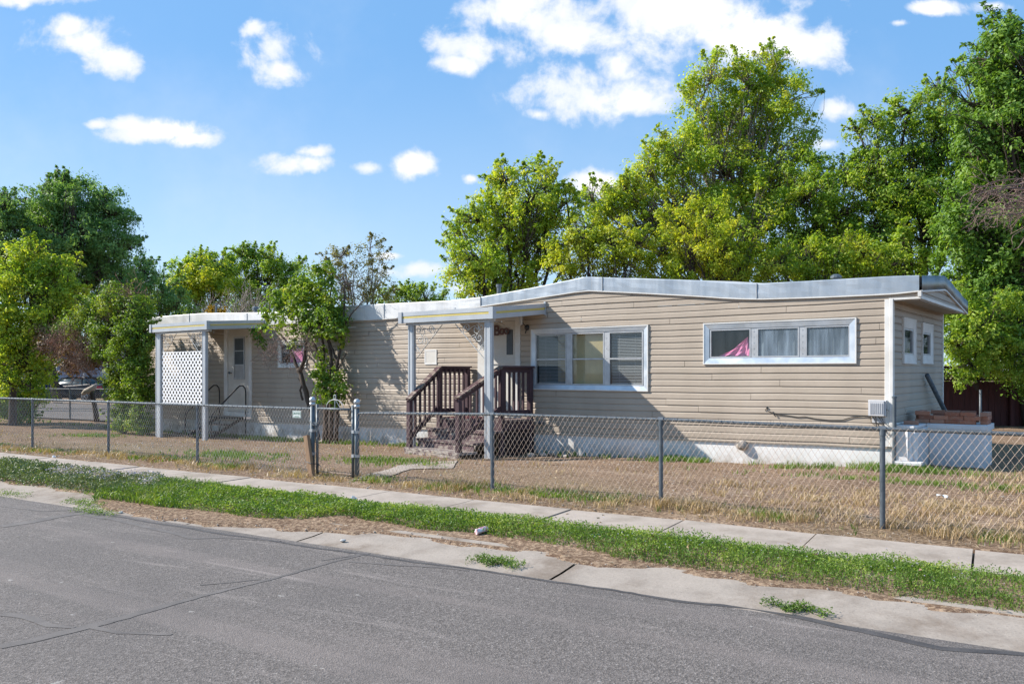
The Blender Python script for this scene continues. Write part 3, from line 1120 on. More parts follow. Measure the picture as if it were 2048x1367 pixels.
# skirting: painted panels with a bottom that follows the ground
mb = MB()
xs = np.linspace(-LEN, 0.0, 40)
for a, b in zip(xs[:-1], xs[1:]):
    za, zb_ = warp(-a, 0.345), warp(-b, 0.345)
    mb.hexa([HF(a, 0.02, -0.6), HF(b, 0.02, -0.6), HF(b, 0.05, -0.6), HF(a, 0.05, -0.6), HF(a, 0.02, za), HF(b, 0.02, zb_), HF(b, 0.05, zb_), HF(a, 0.05, za)])
mb.box(HF, -0.05, -0.02, 0.052, WID - 0.062, -0.5, 0.45)
obj('skirting', mb, M['skirt'], home)

# roof: a low gable that rides on the wavy band
mb = MB()
xs = sorted(set(list(np.arange(-LEN - 0.02, 0.36, 0.4)) + [0.36]))
vs, fs = [], []
for x in xs:
    t = band_t(-x)
    vs += [HF(x, -0.03, t - 0.012), HF(x, 1.7, t + 0.14), HF(x, WID + 0.03, t - 0.09), HF(x, WID + 0.03, t - 0.2), HF(x, -0.01, t - 0.14)]
for i in range(len(xs) - 1):
    for j in range(4):
        fs.append((5 * i + j, 5 * i + j + 1, 5 * i + j + 6, 5 * i + j + 5))
n = len(xs) - 1
fs += [(4, 3, 2, 1, 0), (5 * n, 5 * n + 1, 5 * n + 2, 5 * n + 3, 5 * n + 4)]
mb.add(vs, fs)
roof = obj('roof', mb, M['roof'], home)


def band(xa, xb, step, d0, seed):
    mb = MB()
    rr = random.Random(seed)
    n = max(1, int(abs(xb - xa) / step))
    prev = None
    for i in range(n + 1):
        x = xa + (xb - xa) * i / n
        b, t = band_b(-x), band_t(-x)
        e0 = d0 + rr.uniform(-0.003, 0.003)
        e = [e0 + rr.uniform(-0.0025, 0.0025) for _ in range(4)]
        cur = [HF(x, -0.012, t + 0.004), HF(x, -e[0] + 0.008, t + 0.005), HF(x, -e[0], t - 0.008), HF(x, -e[1], b + (t - b) * 0.66),
               HF(x, -e[2], b + (t - b) * 0.33), HF(x, -e[3], b), HF(x, -0.004, b - 0.002)]
        if prev:
            m = len(cur)
            mb.add(prev + cur, [(j, j + 1, m + j + 1, m + j) for j in range(m - 1)])
        prev = cur
    return mb


obj('roof_band', band(-7.53, 0.36, 0.16, 0.045, 4), M['band'], home)
obj('roof_band', band(-LEN, -7.54, 0.2, 0.045, 5), M['bandwhite'], home)
for s in (7.535, 4.72, 1.93, 15.44, 10.3, 12.9, 18.2):
    mb = MB()
    mb.hexa([HF(-s - 0.006, -0.058, band_b(s) + 0.0), HF(-s + 0.006, -0.058, band_b(s) + 0.0), HF(-s + 0.006, -0.03, band_b(s)), HF(-s - 0.006, -0.03, band_b(s)),
             HF(-s - 0.006, -0.058, band_t(s) + 0.006), HF(-s + 0.006, -0.058, band_t(s) + 0.006), HF(-s + 0.006, -0.03, band_t(s) + 0.006), HF(-s - 0.006, -0.03, band_t(s) + 0.006)])
    obj('band_seam', mb, M['aludull'], home)
mb = MB()
xs = np.linspace(-LEN, 0.36, 70)
for a, b in zip(xs[:-1], xs[1:]):
    za, zb_ = band_b(-a), band_b(-b)
    mb.hexa([HF(a, -0.052, za - 0.022), HF(b, -0.052, zb_ - 0.022), HF(b, -0.006, zb_ - 0.022), HF(a, -0.006, za - 0.022),
             HF(a, -0.052, za - 0.003), HF(b, -0.052, zb_ - 0.003), HF(b, -0.006, zb_ - 0.003), HF(a, -0.006, za - 0.003)])
obj('band_trim', mb, M['trim'], home)

# gable overhang at the right end
GB = 2.372
RIDGE = (1.68, 2.83)
gt = lambda y: interp(y, [0.0, RIDGE[0], WID], [2.676, RIDGE[1], 2.578])
mb = MB()
mb.box(HF, 0.016, 0.352, -0.012, WID + 0.012, GB, GB + 0.02)
obj('soffit', mb, M['soffit'], home)
mb = MB()
OF = Frame(*HF(0.36, 0.0, 0.0)[:2], HA + math.pi / 2)
siding(mb, OF, 0.0, WID, lambda x: GB + 0.02, lambda x: gt(x) - 0.2, [], 21, xstep=0.3)
siding(mb, HF, 0.0, 0.355, lambda x: GB + 0.02, lambda x: 2.50, [], 22)
mb.box(HF, 0.0, 0.35, WID - 0.02, WID, GB + 0.025, 2.45)
obj('gable', mb, M['siding'], home)
mb = MB()
mb.box(HF, -0.03, 0.385, -0.03, -0.002, GB - 0.012, GB + 0.016)
mb.box(HF, 0.362, 0.385, 0.0, WID + 0.02, GB - 0.012, GB + 0.03)
mb.box(HF, 0.345, 0.388, -0.056, 0.02, GB + 0.018, 2.47)
obj('gable_trim', mb, M['trim'], home)
mb = MB()
ys = np.linspace(-0.045, WID + 0.03, 24)
for a, b in zip(ys[:-1], ys[1:]):
    ta, tb = gt(a), gt(b)
    d1, d2 = 0.395 + 0.006 * math.sin(a * 9), 0.395 + 0.006 * math.sin(b * 9)
    mb.add([HF(0.36, a, ta + 0.006), HF(0.36, b, tb + 0.006), HF(d1, a, ta), HF(d2, b, tb), HF(d1 + 0.004, a, ta - 0.1), HF(d2 + 0.004, b, tb - 0.1),
            HF(d1, a, ta - 0.2), HF(d2, b, tb - 0.2), HF(0.365, a, ta - 0.2), HF(0.365, b, tb - 0.2)],
           [(0, 2, 3, 1), (2, 4, 5, 3), (4, 6, 7, 5), (6, 8, 9, 7)])
obj('gable_band', mb, M['banddark'], home, True)
mb = MB()
for a, b in zip(ys[:-1], ys[1:]):
    ta, tb = gt(a) - 0.203, gt(b) - 0.203
    mb.hexa([HF(0.372, a, ta - 0.024), HF(0.402, a, ta - 0.024), HF(0.402, b, tb - 0.024), HF(0.372, b, tb - 0.024), HF(0.372, a, ta), HF(0.402, a, ta), HF(0.402, b, tb), HF(0.372, b, tb)])
obj('band_trim', mb, M['trim'], home)

# corner boards
mb = MB()
mb.bbox(HF, -0.085, -0.022, -0.030, -0.001, 0.30, 2.375)
mb.bbox(HF, -0.020, 0.030, -0.040, 0.045, 0.30, 2.375, 0.006)
obj('corner_board', mb, M['trim'], home)
mb = MB()
mb.box(HF, 0.0, 0.026, WID - 0.07, WID + 0.012, 0.2, 2.365)
obj('corner_board', mb, M['trim'], home)
mb = MB()
mb.box(HF, -LEN - 0.03, -LEN + 0.05, -0.03, 0.03, 0.0, 2.60)
obj('corner_board', mb, M['trim'], home)


def window(fr, r, panes, trim_w, mat_trim, midrail=None, flange=True, glass='glass', mull=0.03, wb=None, wt=None, extra=None):
    """a framed window; panes = [(x0, x1)] of the sashes"""
    x0, x1, z0, z1 = r
    mb = MB()
    if flange:
        mb.ring(fr, x0, x1, z0, z1, 0.018, -0.040, 0.0)
        a = 0.018
    else:
        a = 0.0
    f = obj('window', mb if flange else MBring(fr, x0, x1, z0, z1), M['trim'], home)
    mb = MB()
    wb = wb or trim_w
    wt = wt or trim_w
    xi0, xi1, zi0, zi1 = x0 + trim_w, x1 - trim_w, z0 + wb, z1 - wt
    o = [(x0 + a, z0 + a), (x1 - a, z0 + a), (x1 - a, z1 - a), (x0 + a, z1 - a)]
    i = [(xi0, zi0), (xi1, zi0), (xi1, zi1), (xi0, zi1)]
    for k in range(4):
        k2 = (k + 1) % 4
        mb.add([fr(o[k][0], -0.034, o[k][1]), fr(o[k2][0], -0.034, o[k2][1]), fr(i[k2][0], -0.018, i[k2][1]), fr(i[k][0], -0.018, i[k][1]),
                fr(i[k2][0], 0.03, i[k2][1]), fr(i[k][0], 0.03, i[k][1])], [(0, 1, 2, 3), (3, 2, 4, 5)])
    obj('frame', mb, mat_trim, f)
    for gi, (a0, a1) in enumerate(panes):
        gm_ = glass if isinstance(glass, str) else glass[gi]
        mb = MB()
        mb.ring(fr, a0, a1, zi0 + 0.004, zi1 - 0.004, 0.022, -0.012, 0.02)
        if midrail:
            mb.box(fr, a0 + 0.022, a1 - 0.022, -0.016, 0.015, midrail - 0.012, midrail + 0.012)
        obj('sash', mb, M['aludull'], f)
        mb = MB()
        mb.quad(fr(a0 + 0.01, 0.006, zi0 + 0.01), fr(a1 - 0.01, 0.006, zi0 + 0.01), fr(a1 - 0.01, 0.006, zi1 - 0.01), fr(a0 + 0.01, 0.006, zi1 - 0.01))
        obj('pane', mb, M[gm_], f)
    for (p, q) in zip(panes[:-1], panes[1:]):
        mb = MB()
        mb.box(fr, p[1] + 0.002, q[0] - 0.002, -0.008, 0.025, zi0 + 0.002, zi1 - 0.002)
        m_ = 0.5 * (p[1] + q[0])
        for t in np.linspace(0.12, 0.88, 5):
            z = zi0 + (zi1 - zi0) * t
            mb.box(fr, m_ - 0.006, m_ + 0.006, -0.013, -0.008, z - 0.006, z + 0.006)
        obj('mullion', mb, M['aludull'], f)
    return f, (xi0, xi1, zi0, zi1)


def MBring(fr, x0, x1, z0, z1):
    mb = MB()
    mb.ring(fr, x0, x1, z0, z1, 0.05, -0.032, 0.0)
    return mb


def blinds(fr, x0, x1, z0, z1, parent):
    mb = MB()
    z = z1 - 0.03
    while z > z0 + 0.02:
        mb.add([fr(x0, 0.045, z - 0.0065), fr(x1, 0.045, z - 0.0065), fr(x1, 0.066, z + 0.0065), fr(x0, 0.066, z + 0.0065)], [(0, 1, 2, 3)])
        z -= 0.0265
    for t in (0.25, 0.75):
        x = x0 + (x1 - x0) * t
        mb.box(fr, x - 0.002, x + 0.002, 0.05, 0.054, z0, z1)
    mb.box(fr, x0, x1, 0.04, 0.07, z1 - 0.028, z1)
    mb.box(fr, x0, x1, 0.042, 0.068, z0 + 0.005, z0 + 0.022)
    return obj('blind', mb, M['blind'], parent)


# large three-part window
f, (a, b, c, d) = window(HF, W1, [(-6.21, -5.505), (-5.40, -4.705), (-4.61, -3.93)], 0.092, M['alu'], midrail=1.58)
blinds(HF, -6.17, -5.53, c + 0.02, d - 0.02, f)
blinds(HF, -4.58, -3.96, c + 0.02, d - 0.02, f)
mb = MB()
mb.box(HF, -5.75, -4.66, 0.075, 0.09, c, d)
obj('curtain', mb, M['tan'], f)
# long high window
f, (a, b, c, d) = window(HF, W2, [(-2.715, -2.035), (-1.94, -1.285), (-1.195, -0.555)], 0.10, M['alu'], glass=('glass', 'glassdirtysky', 'glassdirtysky'))
mb = MB()
vs = []
n = 40
for i in range(n + 1):
    x = -1.95 + 1.42 * i / n
    y = 0.12 + 0.025 * math.sin(i * 1.9) + 0.01 * math.sin(i * 4.3)
    vs += [HF(x, y, c - 0.02), HF(x, y, d + 0.02)]
mb.add(vs, [(2 * i, 2 * i + 2, 2 * i + 3, 2 * i + 1) for i in range(n)])
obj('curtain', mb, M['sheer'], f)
# small window by the second door
f, (a, b, c, d) = window(HF, WL, [(-14.04, -13.14)], 0.10, M['trim'])
mb = MB()
mb.box(HF, -13.8, -13.2, 0.08, 0.09, c, d - 0.1)
obj('curtain', mb, M['pink'], f)
# two narrow windows in the end wall
for r in (E1, E2):
    f, (a, b, c, d) = window(EF, r, [(r[0] + 0.13, r[1] - 0.13)], 0.12, M['trim'], glass='glassend', wb=0.14, wt=0.15)
    mb = MB()
    mb.box(EF, a - 0.05, b + 0.05, 0.09, 0.10, c - 0.05, d + 0.05)
    obj('curtain', mb, M['sheer'], f)  # dark sheet added inside so the end panes look dark

# covered hatch in the wall
mb = MB()
mb.ring(HF, *HATCH, 0.032, -0.03, 0.0)
h = obj('wall_hatch', mb, M['trim'], home)
mb = MB()
mb.box(HF, HATCH[0] + 0.03, HATCH[1] - 0.03, -0.0255, -0.001, HATCH[2] + 0.03, HATCH[3] - 0.03)
obj('cover', mb, M['doorpaint'], h)

# main door with storm frame
mb = MB()
mb.box(HF, DM[0], DM[0] + 0.20, -0.032, 0.0, DM[2], DM[3])
mb.box(HF, DM[1] - 0.115, DM[1], -0.032, 0.0, DM[2], DM[3])
mb.box(HF, DM[0] + 0.20, DM[1] - 0.115, -0.032, 0.0, DM[3] - 0.09, DM[3])
mb.box(HF, DM[0] + 0.18, DM[1] - 0.10, -0.06, 0.06, DM[2] - 0.02, DM[2] + 0.035)
door = obj('front_door', mb, M['trim'], home)
dx0, dx1 = DM[0] + 0.205, DM[1] - 0.12
mb = MB()
mb.box(HF, dx0, dx1, 0.012, 0.05, 0.46, DM[3] - 0.094)
obj('slab', mb, M['doorpaint'], door)
mb = MB()
mb.ring(HF, dx0 + 0.002, dx1 - 0.002, 0.462, DM[3] - 0.098, 0.055, -0.010, 0.0115)
mb.box(HF, dx0 + 0.057, dx1 - 0.057, -0.010, 0.0115, 1.50, 1.60)
mb.box(HF, dx0 + 0.10, dx1 - 0.10, -0.004, 0.0115, 0.62, 1.40)
obj('storm_frame', mb, M['doorpaint'], door)
mb = MB()
mb.box(HF, dx1 - 0.235, dx1 - 0.085, 0.002, 0.0118, 1.68, 2.16)
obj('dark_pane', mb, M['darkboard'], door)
mb = MB()
mb.box(HF, dx0 + 0.02, dx0 + 0.045, -0.035, -0.011, 1.04, 1.12)
mb.tube([HF(dx0 + 0.035, -0.035, 1.06), HF(dx0 + 0.10, -0.045, 1.055)], 0.007)
obj('handle', mb, M['aludull'], door)
# porch lantern
mb = MB()
c = HF(-6.42, -0.02, 2.20)
mb.tube([c, HF(-6.42, -0.12, 2.27), HF(-6.45, -0.13, 2.31)], 0.008)
mb.ball(HF(-6.40, -0.012, 2.19), 0.055)
mb.tube([HF(-6.40, -0.03, 2.18), HF(-6.42, -0.05, 2.08)], 0.01)
lamp = obj('porch_light', mb, M['black'], home)
mb = MB()
mb.tube([HF(-6.46, -0.13, 2.42), HF(-6.46, -0.13, 2.36), HF(-6.46, -0.13, 2.27), HF(-6.46, -0.13, 2.23)], [0.055, 0.045, 0.035, 0.02], 10)
obj('lantern', mb, M['aludull'], lamp)

# second door, at the left porch
mb = MB()
mb.box(HF, DL[0], DL[0] + 0.15, -0.032, 0.0, DL[2], DL[3])
mb.box(HF, DL[1] - 0.12, DL[1], -0.032, 0.0, DL[2], DL[3])
mb.box(HF, DL[0] + 0.15, DL[1] - 0.12, -0.032, 0.0, DL[3] - 0.05, DL[3])
mb.box(HF, DL[0], DL[1], -0.05, 0.05, DL[2] - 0.12, DL[2] - 0.005)
door = obj('side_door', mb, M['trim'], home)
mb = MB()
mb.box(HF, DL[0] + 0.155, DL[1] - 0.125, 0.0, 0.04, DL[2] + 0.01, DL[3] - 0.055)
obj('slab', mb, M['doorpaint'], door)
wx0, wx1, wz0, wz1 = -16.09, -15.60, 1.15, 2.26
mb = MB()
mb.ring(HF, wx0, wx1, wz0, wz1, 0.04, -0.018, -0.001)
for t in (0.34, 0.67):
    mb.box(HF, wx0 + 0.04, wx1 - 0.04, -0.014, -0.001, wz0 + (wz1 - wz0) * t - 0.012, wz0 + (wz1 - wz0) * t + 0.012)
obj('window_frame', mb, M['aludull'], door)
mb = MB()
mb.box(HF, wx0 + 0.04, wx1 - 0.04, -0.006, -0.001, wz0 + 0.04, wz0 + 0.36)
obj('lower_pane', mb, M['blind'], door)
mb = MB()
mb.box(HF, wx0 + 0.04, wx1 - 0.04, -0.006, -0.001, wz0 + 0.39, wz1 - 0.04)
obj('upper_pane', mb, M['darkboard'], door)
mb = MB()
mb.tube([HF(-16.22, 0.0, 1.32), HF(-16.22, -0.05, 1.32)], 0.014)
mb.ball(HF(-16.22, -0.065, 1.32), 0.034)
obj('knob', mb, M['galvdark'], door)

# utility box with ribbed cover, cables, conduit
mb = MB()
mb.bbox(HF, -0.29, -0.055, -0.085, -0.018, 0.722, 0.952, 0.012)
mb.box(HF, -0.25, -0.075, -0.03, -0.018, 0.63, 0.724)
ub = obj('utility_box', mb, M['plastic'], home)
mb = MB()
mb.bbox(HF, -0.278, -0.075, -0.098, -0.086, 0.732, 0.944, 0.006)
for k in range(7):
    x = -0.262 + 0.0255 * k
    mb.bbox(HF, x, x + 0.012, -0.106, -0.099, 0.76, 0.91, 0.003)
obj('ribbed_cover', mb, M['plastic'], ub)
mb = MB()
mb.tube([HF(-0.055, -0.06, 0.82), HF(-0.03, -0.07, 0.82), HF(-0.03, -0.075, 0.80)], 0.007)
obj('latch', mb, M['galvdark'], ub)
mb = MB()
cab = [(-1.76, 0.748), (-1.62, 0.70), (-1.45, 0.688), (-1.30, 0.668), (-1.2, 0.68), (-1.05, 0.655), (-0.85, 0.640), (-0.66, 0.648), (-0.52, 0.70), (-0.36, 0.712), (-0.27, 0.705)]
mb.tube([HF(x, -0.026, z) for x, z in cab], 0.006, 6)
mb.tube([HF(-1.68, -0.026, 0.738), HF(-1.66, -0.05, 0.70), HF(-1.63, -0.03, 0.665)], 0.008, 6)
mb.ball(HF(-1.77, -0.028, 0.795), 0.016)
mb.tube([HF(-1.77, -0.028, 0.795), HF(-1.80, -0.03, 0.76), HF(-1.79, -0.028, 0.745)], 0.005, 6)
rr = random.Random(3)
for k in range(5):
    x = -0.27 + 0.035 * k
    mb.tube([HF(x, -0.05, 0.72), HF(x + rr.uniform(0, .08), -0.07, 0.63), HF(x + 0.05 + rr.uniform(0, .12), -0.06, 0.56), HF(-0.03 + rr.uniform(-.08, .02), -0.05, 0.50 - rr.uniform(0, .1))], 0.0045, 6)
obj('cable', mb, M['black'], home)
mb = MB()
x, y = 0.055, -0.085
mb.tube([HF(x, y, -0.2), HF(x, y, 0.93), HF(x, y, 1.0)], 0.026, 12)
mb.tube([HF(x, y, 0.985), HF(x, y, 1.012)], 0.034, 12)
obj('conduit', mb, M['galv'], home)
mb = MB()
mb.tube([HF(-6.06, 0.0, 0.40), HF(-6.06, -0.07, 0.40)], 0.03)
mb.tube([HF(-6.10, -0.06, 0.40), HF(-6.00, -0.06, 0.40)], 0.035)
obj('hose_tap', mb, M['galvdark'], home)
# roof fittings
for (s, y, h, r, nm) in ((1.15, 1.4, 0.10, 0.05, 'roof_vent'), (16.9, 1.2, 0.12, 0.05, 'roof_vent'), (8.15, 1.3, 0.30, 0.045, 'vent_pipe'), (19.2, 1.4, 0.32, 0.03, 'vent_pipe')):
    z = band_t(s) + 0.12
    mb = MB()
    mb.tube([HF(-s, y, z - 0.1), HF(-s, y, z + h)], r, 10)
    if nm == 'roof_vent':
        mb.tube([HF(-s, y, z + h * 0.6), HF(-s, y, z + h * 0.9), HF(-s, y, z + h * 1.2)], [r * 1.8, r * 1.8, r * 0.9], 12)
    else:
        mb.tube([HF(-s, y, z - 0.02), HF(-s, y, z + 0.07)], r * 1.6, 10)
        mb.tube([HF(-s, y, z + h - 0.05), HF(-s, y, z + h + 0.01)], r * 1.35, 10)
    obj(nm, mb, M['galvdark'] if nm == 'vent_pipe' else M['galv'], roof)

# pink cloth on the window sill inside
mb = MB()
n, m_ = 26, 14
vs = []
for j in range(m_ + 1):
    t = j / m_
    for i in range(n + 1):
        u = i / n
        ph = 1 - t
        xl = -2.66 + (2.66 - 2.14) * (t ** 0.62)
        xr = -2.065 - 0.045 * t
        x = xl + (xr - xl) * u
        fold = 0.016 * math.sin(u * 17 + t * 5) * (0.35 + ph) + 0.008 * math.sin(u * 39 - t * 9)
        y = 0.062 + 0.05 * ph * (1 - u) * 0.6 + fold
        z = 1.60 + 0.30 * t + 0.008 * math.sin(u * 23 + t * 11) * ph - 0.02 * (1 - u) * t
        vs.append(HF(x, y, z))
fs = [(j * (n + 1) + i, j * (n + 1) + i + 1, (j + 1) * (n + 1) + i + 1, (j + 1) * (n + 1) + i) for j in range(m_) for i in range(n)]
mb.add(vs, fs)
tag(obj('pink_cloth', mb, M['pink'], None, True), 'bright pink cloth draped behind the left pane of the long high window', 'cloth')


# lettering
def text_mesh(name, body, size, fr, x, y, z, mat, parent=None, depth=0.004, offset=0.0, align='CENTER', shear=0.0, spacing=1.0):
    cu = bpy.data.curves.new(name, 'FONT')
    cu.body = body
    cu.size = size
    cu.extrude = depth / 2
    cu.offset = offset
    cu.align_x = align
    cu.align_y = 'CENTER'
    cu.shear = shear
    cu.space_character = spacing
    to = bpy.data.objects.new(name + '_curve', cu)
    COL.objects.link(to)
    dg = bpy.context.evaluated_depsgraph_get()
    me = bpy.data.meshes.new_from_object(to.evaluated_get(dg))
    mb = MB()
    mb.add([fr(x + v.co.x, y - v.co.z, z + v.co.y) for v in me.vertices], [tuple(p.vertices) for p in me.polygons])
    bpy.data.objects.remove(to)
    bpy.data.curves.remove(cu)
    return obj(name, mb, mat, parent)


boo = thing('boo_sign', 'brown cut out letters reading Boo hung on the front door', 'sign', HF(-7.06, -0.03, 2.03), HA)
for ch, x, sz, zz in (('B', -7.135, 0.28, 2.145), ('o', -7.005, 0.25, 2.150), ('o', -6.895, 0.25, 2.155)):
    text_mesh('letter', ch, sz, HF, x, -0.028, zz, M['purple'], boo, 0.008, 0.006)
mb = MB()
mb.tube([HF(-7.20, -0.026, 2.26), HF(-7.06, -0.024, 2.31), HF(-6.92, -0.026, 2.24)], 0.002, 5)
obj('string', mb, M['black'], boo)


# ------------------------------------------------------------------ porch roofs
def spiral(c, r, turns, a0, sgn, ax, az, n=22):
    out = []
    for i in range(n + 1):
        t = i / n
        a = a0 + sgn * turns * 2 * math.pi * t
        k = r * (1 - 0.78 * t)
        out.append((c[0] + math.cos(a) * k, c[1] + math.sin(a) * k))
    return out


def bracket(parent, fr, x, y, z, w, h, sgn):
    """triangular scroll-work corner: corner at (x, z), running sgn along x and down"""
    mb = MB()
    T = lambda p: fr(x + sgn * p[0], y, z - p[1])
    r = 0.0085
    def bez(p0, p1, p2, p3, n=12):
        o = []
        for i in range(n + 1):
            t = i / n
            o.append(tuple((1 - t) ** 3 * p0[k] + 3 * t * (1 - t) ** 2 * p1[k] + 3 * t * t * (1 - t) * p2[k] + t ** 3 * p3[k] for k in (0, 1)))
        return o
    mb.tube([T((0.01, h)), T((w, 0.02))], r, 6)
    for c, rad, tn, a0, sg in (((0.14 * w, 0.13 * h), 0.105 * w, 1.35, -1.6, 1), ((0.60 * w, 0.13 * h), 0.10 * w, 1.3, 0.6, -1), ((0.30 * w, 0.20 * h), 0.13 * w, 1.3, -1.57, -1),
                               ((0.20 * w, 0.42 * h), 0.12 * w, 1.3, -1.2, 1), ((0.36 * w, 0.46 * h), 0.085 * w, 1.2, 1.4, 1), ((0.09 * w, 0.70 * h), 0.075 * w, 1.2, -1.4, 1)):
        mb.tube([T(p) for p in spiral(c, rad, tn, a0, sg, 0, 0)], r * 0.8, 6)
    mb.tube([T(p) for p in bez((0.30 * w, 0.115 * h), (0.42 * w, 0.06 * h), (0.52 * w, 0.22 * h), (0.70 * w, 0.27 * h))], r * 0.8, 6)
    mb.tube([T(p) for p in bez((0.02 * w, 0.38 * h), (-0.02 * w, 0.5 * h), (0.04 * w, 0.60 * h), (0.20 * w, 0.76 * h))], r * 0.8, 6)
    mb.tube([T(p) for p in bez((0.34 * w, 0.34 * h), (0.46 * w, 0.36 * h), (0.50 * w, 0.42 * h), (0.47 * w, 0.52 * h))], r * 0.8, 6)
    mb.tube([T(p) for p in bez((0.70 * w, 0.10 * h), (0.78 * w, 0.16 * h), (0.74 * w, 0.22 * h), (0.70 * w, 0.27 * h))], r * 0.8, 6)
    return obj('scroll_bracket', mb, M['iron'], parent)


def awning(label, s0, s1, d, zw, zf, posts, lattice=None, fh=0.20, brk=(0.70, 0.66)):
    """flat metal porch roof: s0..s1 along the wall, d out, zw/zf fascia top heights at wall and front"""
    t = thing('porch_awning', label, 'porch roof', HF(-(s0 + s1) / 2, -d, gz(*HF(-(s0 + s1) / 2, -d, 0)[:2])), HA, 'flat porch awnings on the home')
    xl, xr = -s1, -s0
    zt = lambda y: zf + (zw - zf) * (d + y) / d
    mb = MB()
    n = 12
    prof = []
    for i in range(n):
        a = xl + 0.0305 + (xr - xl - 0.061) * i / n
        b = xl + 0.0305 + (xr - xl - 0.061) * (i + 1) / n
        prof += [(a, 0.02), (a + 0.035, 0.02), (a + 0.036, 0.0), (b - 0.001, 0.0)]
    vs = []
    for x, dz in prof:
        vs += [HF(x, -d + 0.03, zf - 0.10 + dz), HF(x, -0.004, zw - 0.10 + dz), HF(x, -0.004, zw - 0.094 + dz), HF(x, -d + 0.03, zf - 0.094 + dz)]
    fs = []
    for i in range(len(prof) - 1):
        for j in range(4):
            fs.append((4 * i + j, 4 * i + (j + 1) % 4, 4 * i + 4 + (j + 1) % 4, 4 * i + 4 + j))
    k = 4 * (len(prof) - 1)
    fs += [(3, 2, 1, 0), (k, k + 1, k + 2, k + 3)]
    mb.add(vs, fs)
    obj('roof_pan', mb, M['soffit'], t)
    # fascia: three stepped mouldings on the front and both ends
    def fas(name, mat, lo, hi, out):
        mb = MB()
        mb.hexa([HF(xl - out, -d - out, zf - hi), HF(xr + out, -d - out, zf - hi), HF(xr + out, -d + 0.02, zf - hi), HF(xl - out, -d + 0.02, zf - hi),
                 HF(xl - out, -d - out, zf - lo), HF(xr + out, -d - out, zf - lo), HF(xr + out, -d + 0.02, zf - lo), HF(xl - out, -d + 0.02, zf - lo)])
        for x, sg in ((xl, -1), (xr, 1)):
            x0, x1 = (x - out, x + 0.02) if sg < 0 else (x - 0.02, x + out)
            mb.hexa([HF(x0, -d + 0.021, zf - hi), HF(x1, -d + 0.021, zf - hi), HF(x1, -0.02, zw - hi), HF(x0, -0.02, zw - hi),
                     HF(x0, -d + 0.021, zf - lo), HF(x1, -d + 0.021, zf - lo), HF(x1, -0.02, zw - lo), HF(x0, -0.02, zw - lo)])
        return obj(name, mb, mat, t)
    k = fh / 0.20
    fas('upper_fascia', M['awning'], 0.0, 0.076 * k, 0.030)
    fas('yellow_stripe', M['yellow'], 0.078 * k, 0.116 * k, 0.024)
    fas('lower_fascia', M['awning'], 0.118 * k, 0.20 * k, 0.027)
    for x in (xl, xr):
        mb = MB()
        mb.box(HF, x - 0.045, x + 0.045, -d - 0.046, -d + 0.05, zf - fh - 0.004, zf + 0.004)
        obj('corner_cap', mb, M['awning'], t)
    for x in (xr, xl - 0.04):
        mb = MB()
        mb.box(HF, x, x + 0.04, -0.05, -0.021, zw - fh - 0.02, zw + 0.03)
        obj('wall_channel', mb, M['awning'], t)
    mb = MB()
    mb.box(HF, xl + 0.05, xr - 0.05, -d + 0.06, -d + 0.15, zf - fh - 0.045, zf - 0.125)
    obj('beam', mb, M['awning'], t)
    py = -d + 0.105
    zb = zf - fh - 0.046
    for (s, w) in posts:
        x = -s
        g = gz(*HF(x, py, 0)[:2]) - 0.04
        mb = MB()
        mb.bbox(HF, x - w / 2, x + w / 2, py - 0.035, py + 0.035, g, zb, 0.006)
        mb.box(HF, x - w / 2 + 0.025, x - w / 2 + 0.04, py - 0.042, py - 0.034, g, zb)
        mb.box(HF, x + w / 2 - 0.04, x + w / 2 - 0.025, py - 0.042, py - 0.034, g, zb)
        obj('post', mb, M['awning'], t)
    pl, pr = posts[-1], posts[0]
    bracket(t, HF, -pl[0] + pl[1] / 2, py, zb + 0.01, brk[0], brk[1], 1)
    bracket(t, HF, -pr[0] - pr[1] / 2, py, zb + 0.01, brk[0], brk[1], -1)
    if lattice:
        z0, z1 = lattice
        x0, x1 = -pl[0] + pl[1] / 2 + 0.02, -pr[0] - pr[1] / 2 - 0.01
        mb = MB()
        pitch, w2 = 0.150, 0.0195
        for sgn, yy in ((1, py - 0.008), (-1, py - 0.0065)):
            c = -(z1 - z0) - 0.2
            k0 = x0 - (z1 - z0) if sgn > 0 else x0
            k1 = x1 if sgn > 0 else x1 + (z1 - z0)
            k = k0
            while k < k1:
                # line x = k + sgn*(z-z0)
                def cl(off):
                    pa = []
                    za = max(z0, z0 + (x0 - k - off) * sgn if sgn > 0 else z0 + (k + off - x1))
                    zb_ = min(z1, z0 + (x1 - k - off) if sgn > 0 else z0 + (k + off - x0))
                    return za, zb_
                a0, b0 = cl(-w2 * 1.414)
                a1, b1 = cl(w2 * 1.414)
                if b0 > a0 and b1 > a1:
                    P = [(k - w2 * 1.414 + sgn * (a0 - z0), a0), (k + w2 * 1.414 + sgn * (a1 - z0), a1), (k + w2 * 1.414 + sgn * (b1 - z0), b1), (k - w2 * 1.414 + sgn * (b0 - z0), b0)]
                    mb.hexa([HF(px_, yy, pz) for px_, pz in P] + [HF(px_, yy + 0.007, pz) for px_, pz in P])
                k += pitch
        obj('lattice_panel', mb, M['lattice'], t)
    return t


awning('grey metal porch roof with yellow stripe over the purple wooden steps', 5.99, 8.20, 1.56, 2.625, 2.462, [(6.15, 0.165), (8.03, 0.15)])
awning('grey metal porch roof with white lattice panel at the left side door', 14.70, 17.28, 1.62, 2.66, 2.555, [(14.97, 0.17), (17.10, 0.26)], (0.55, 1.85))

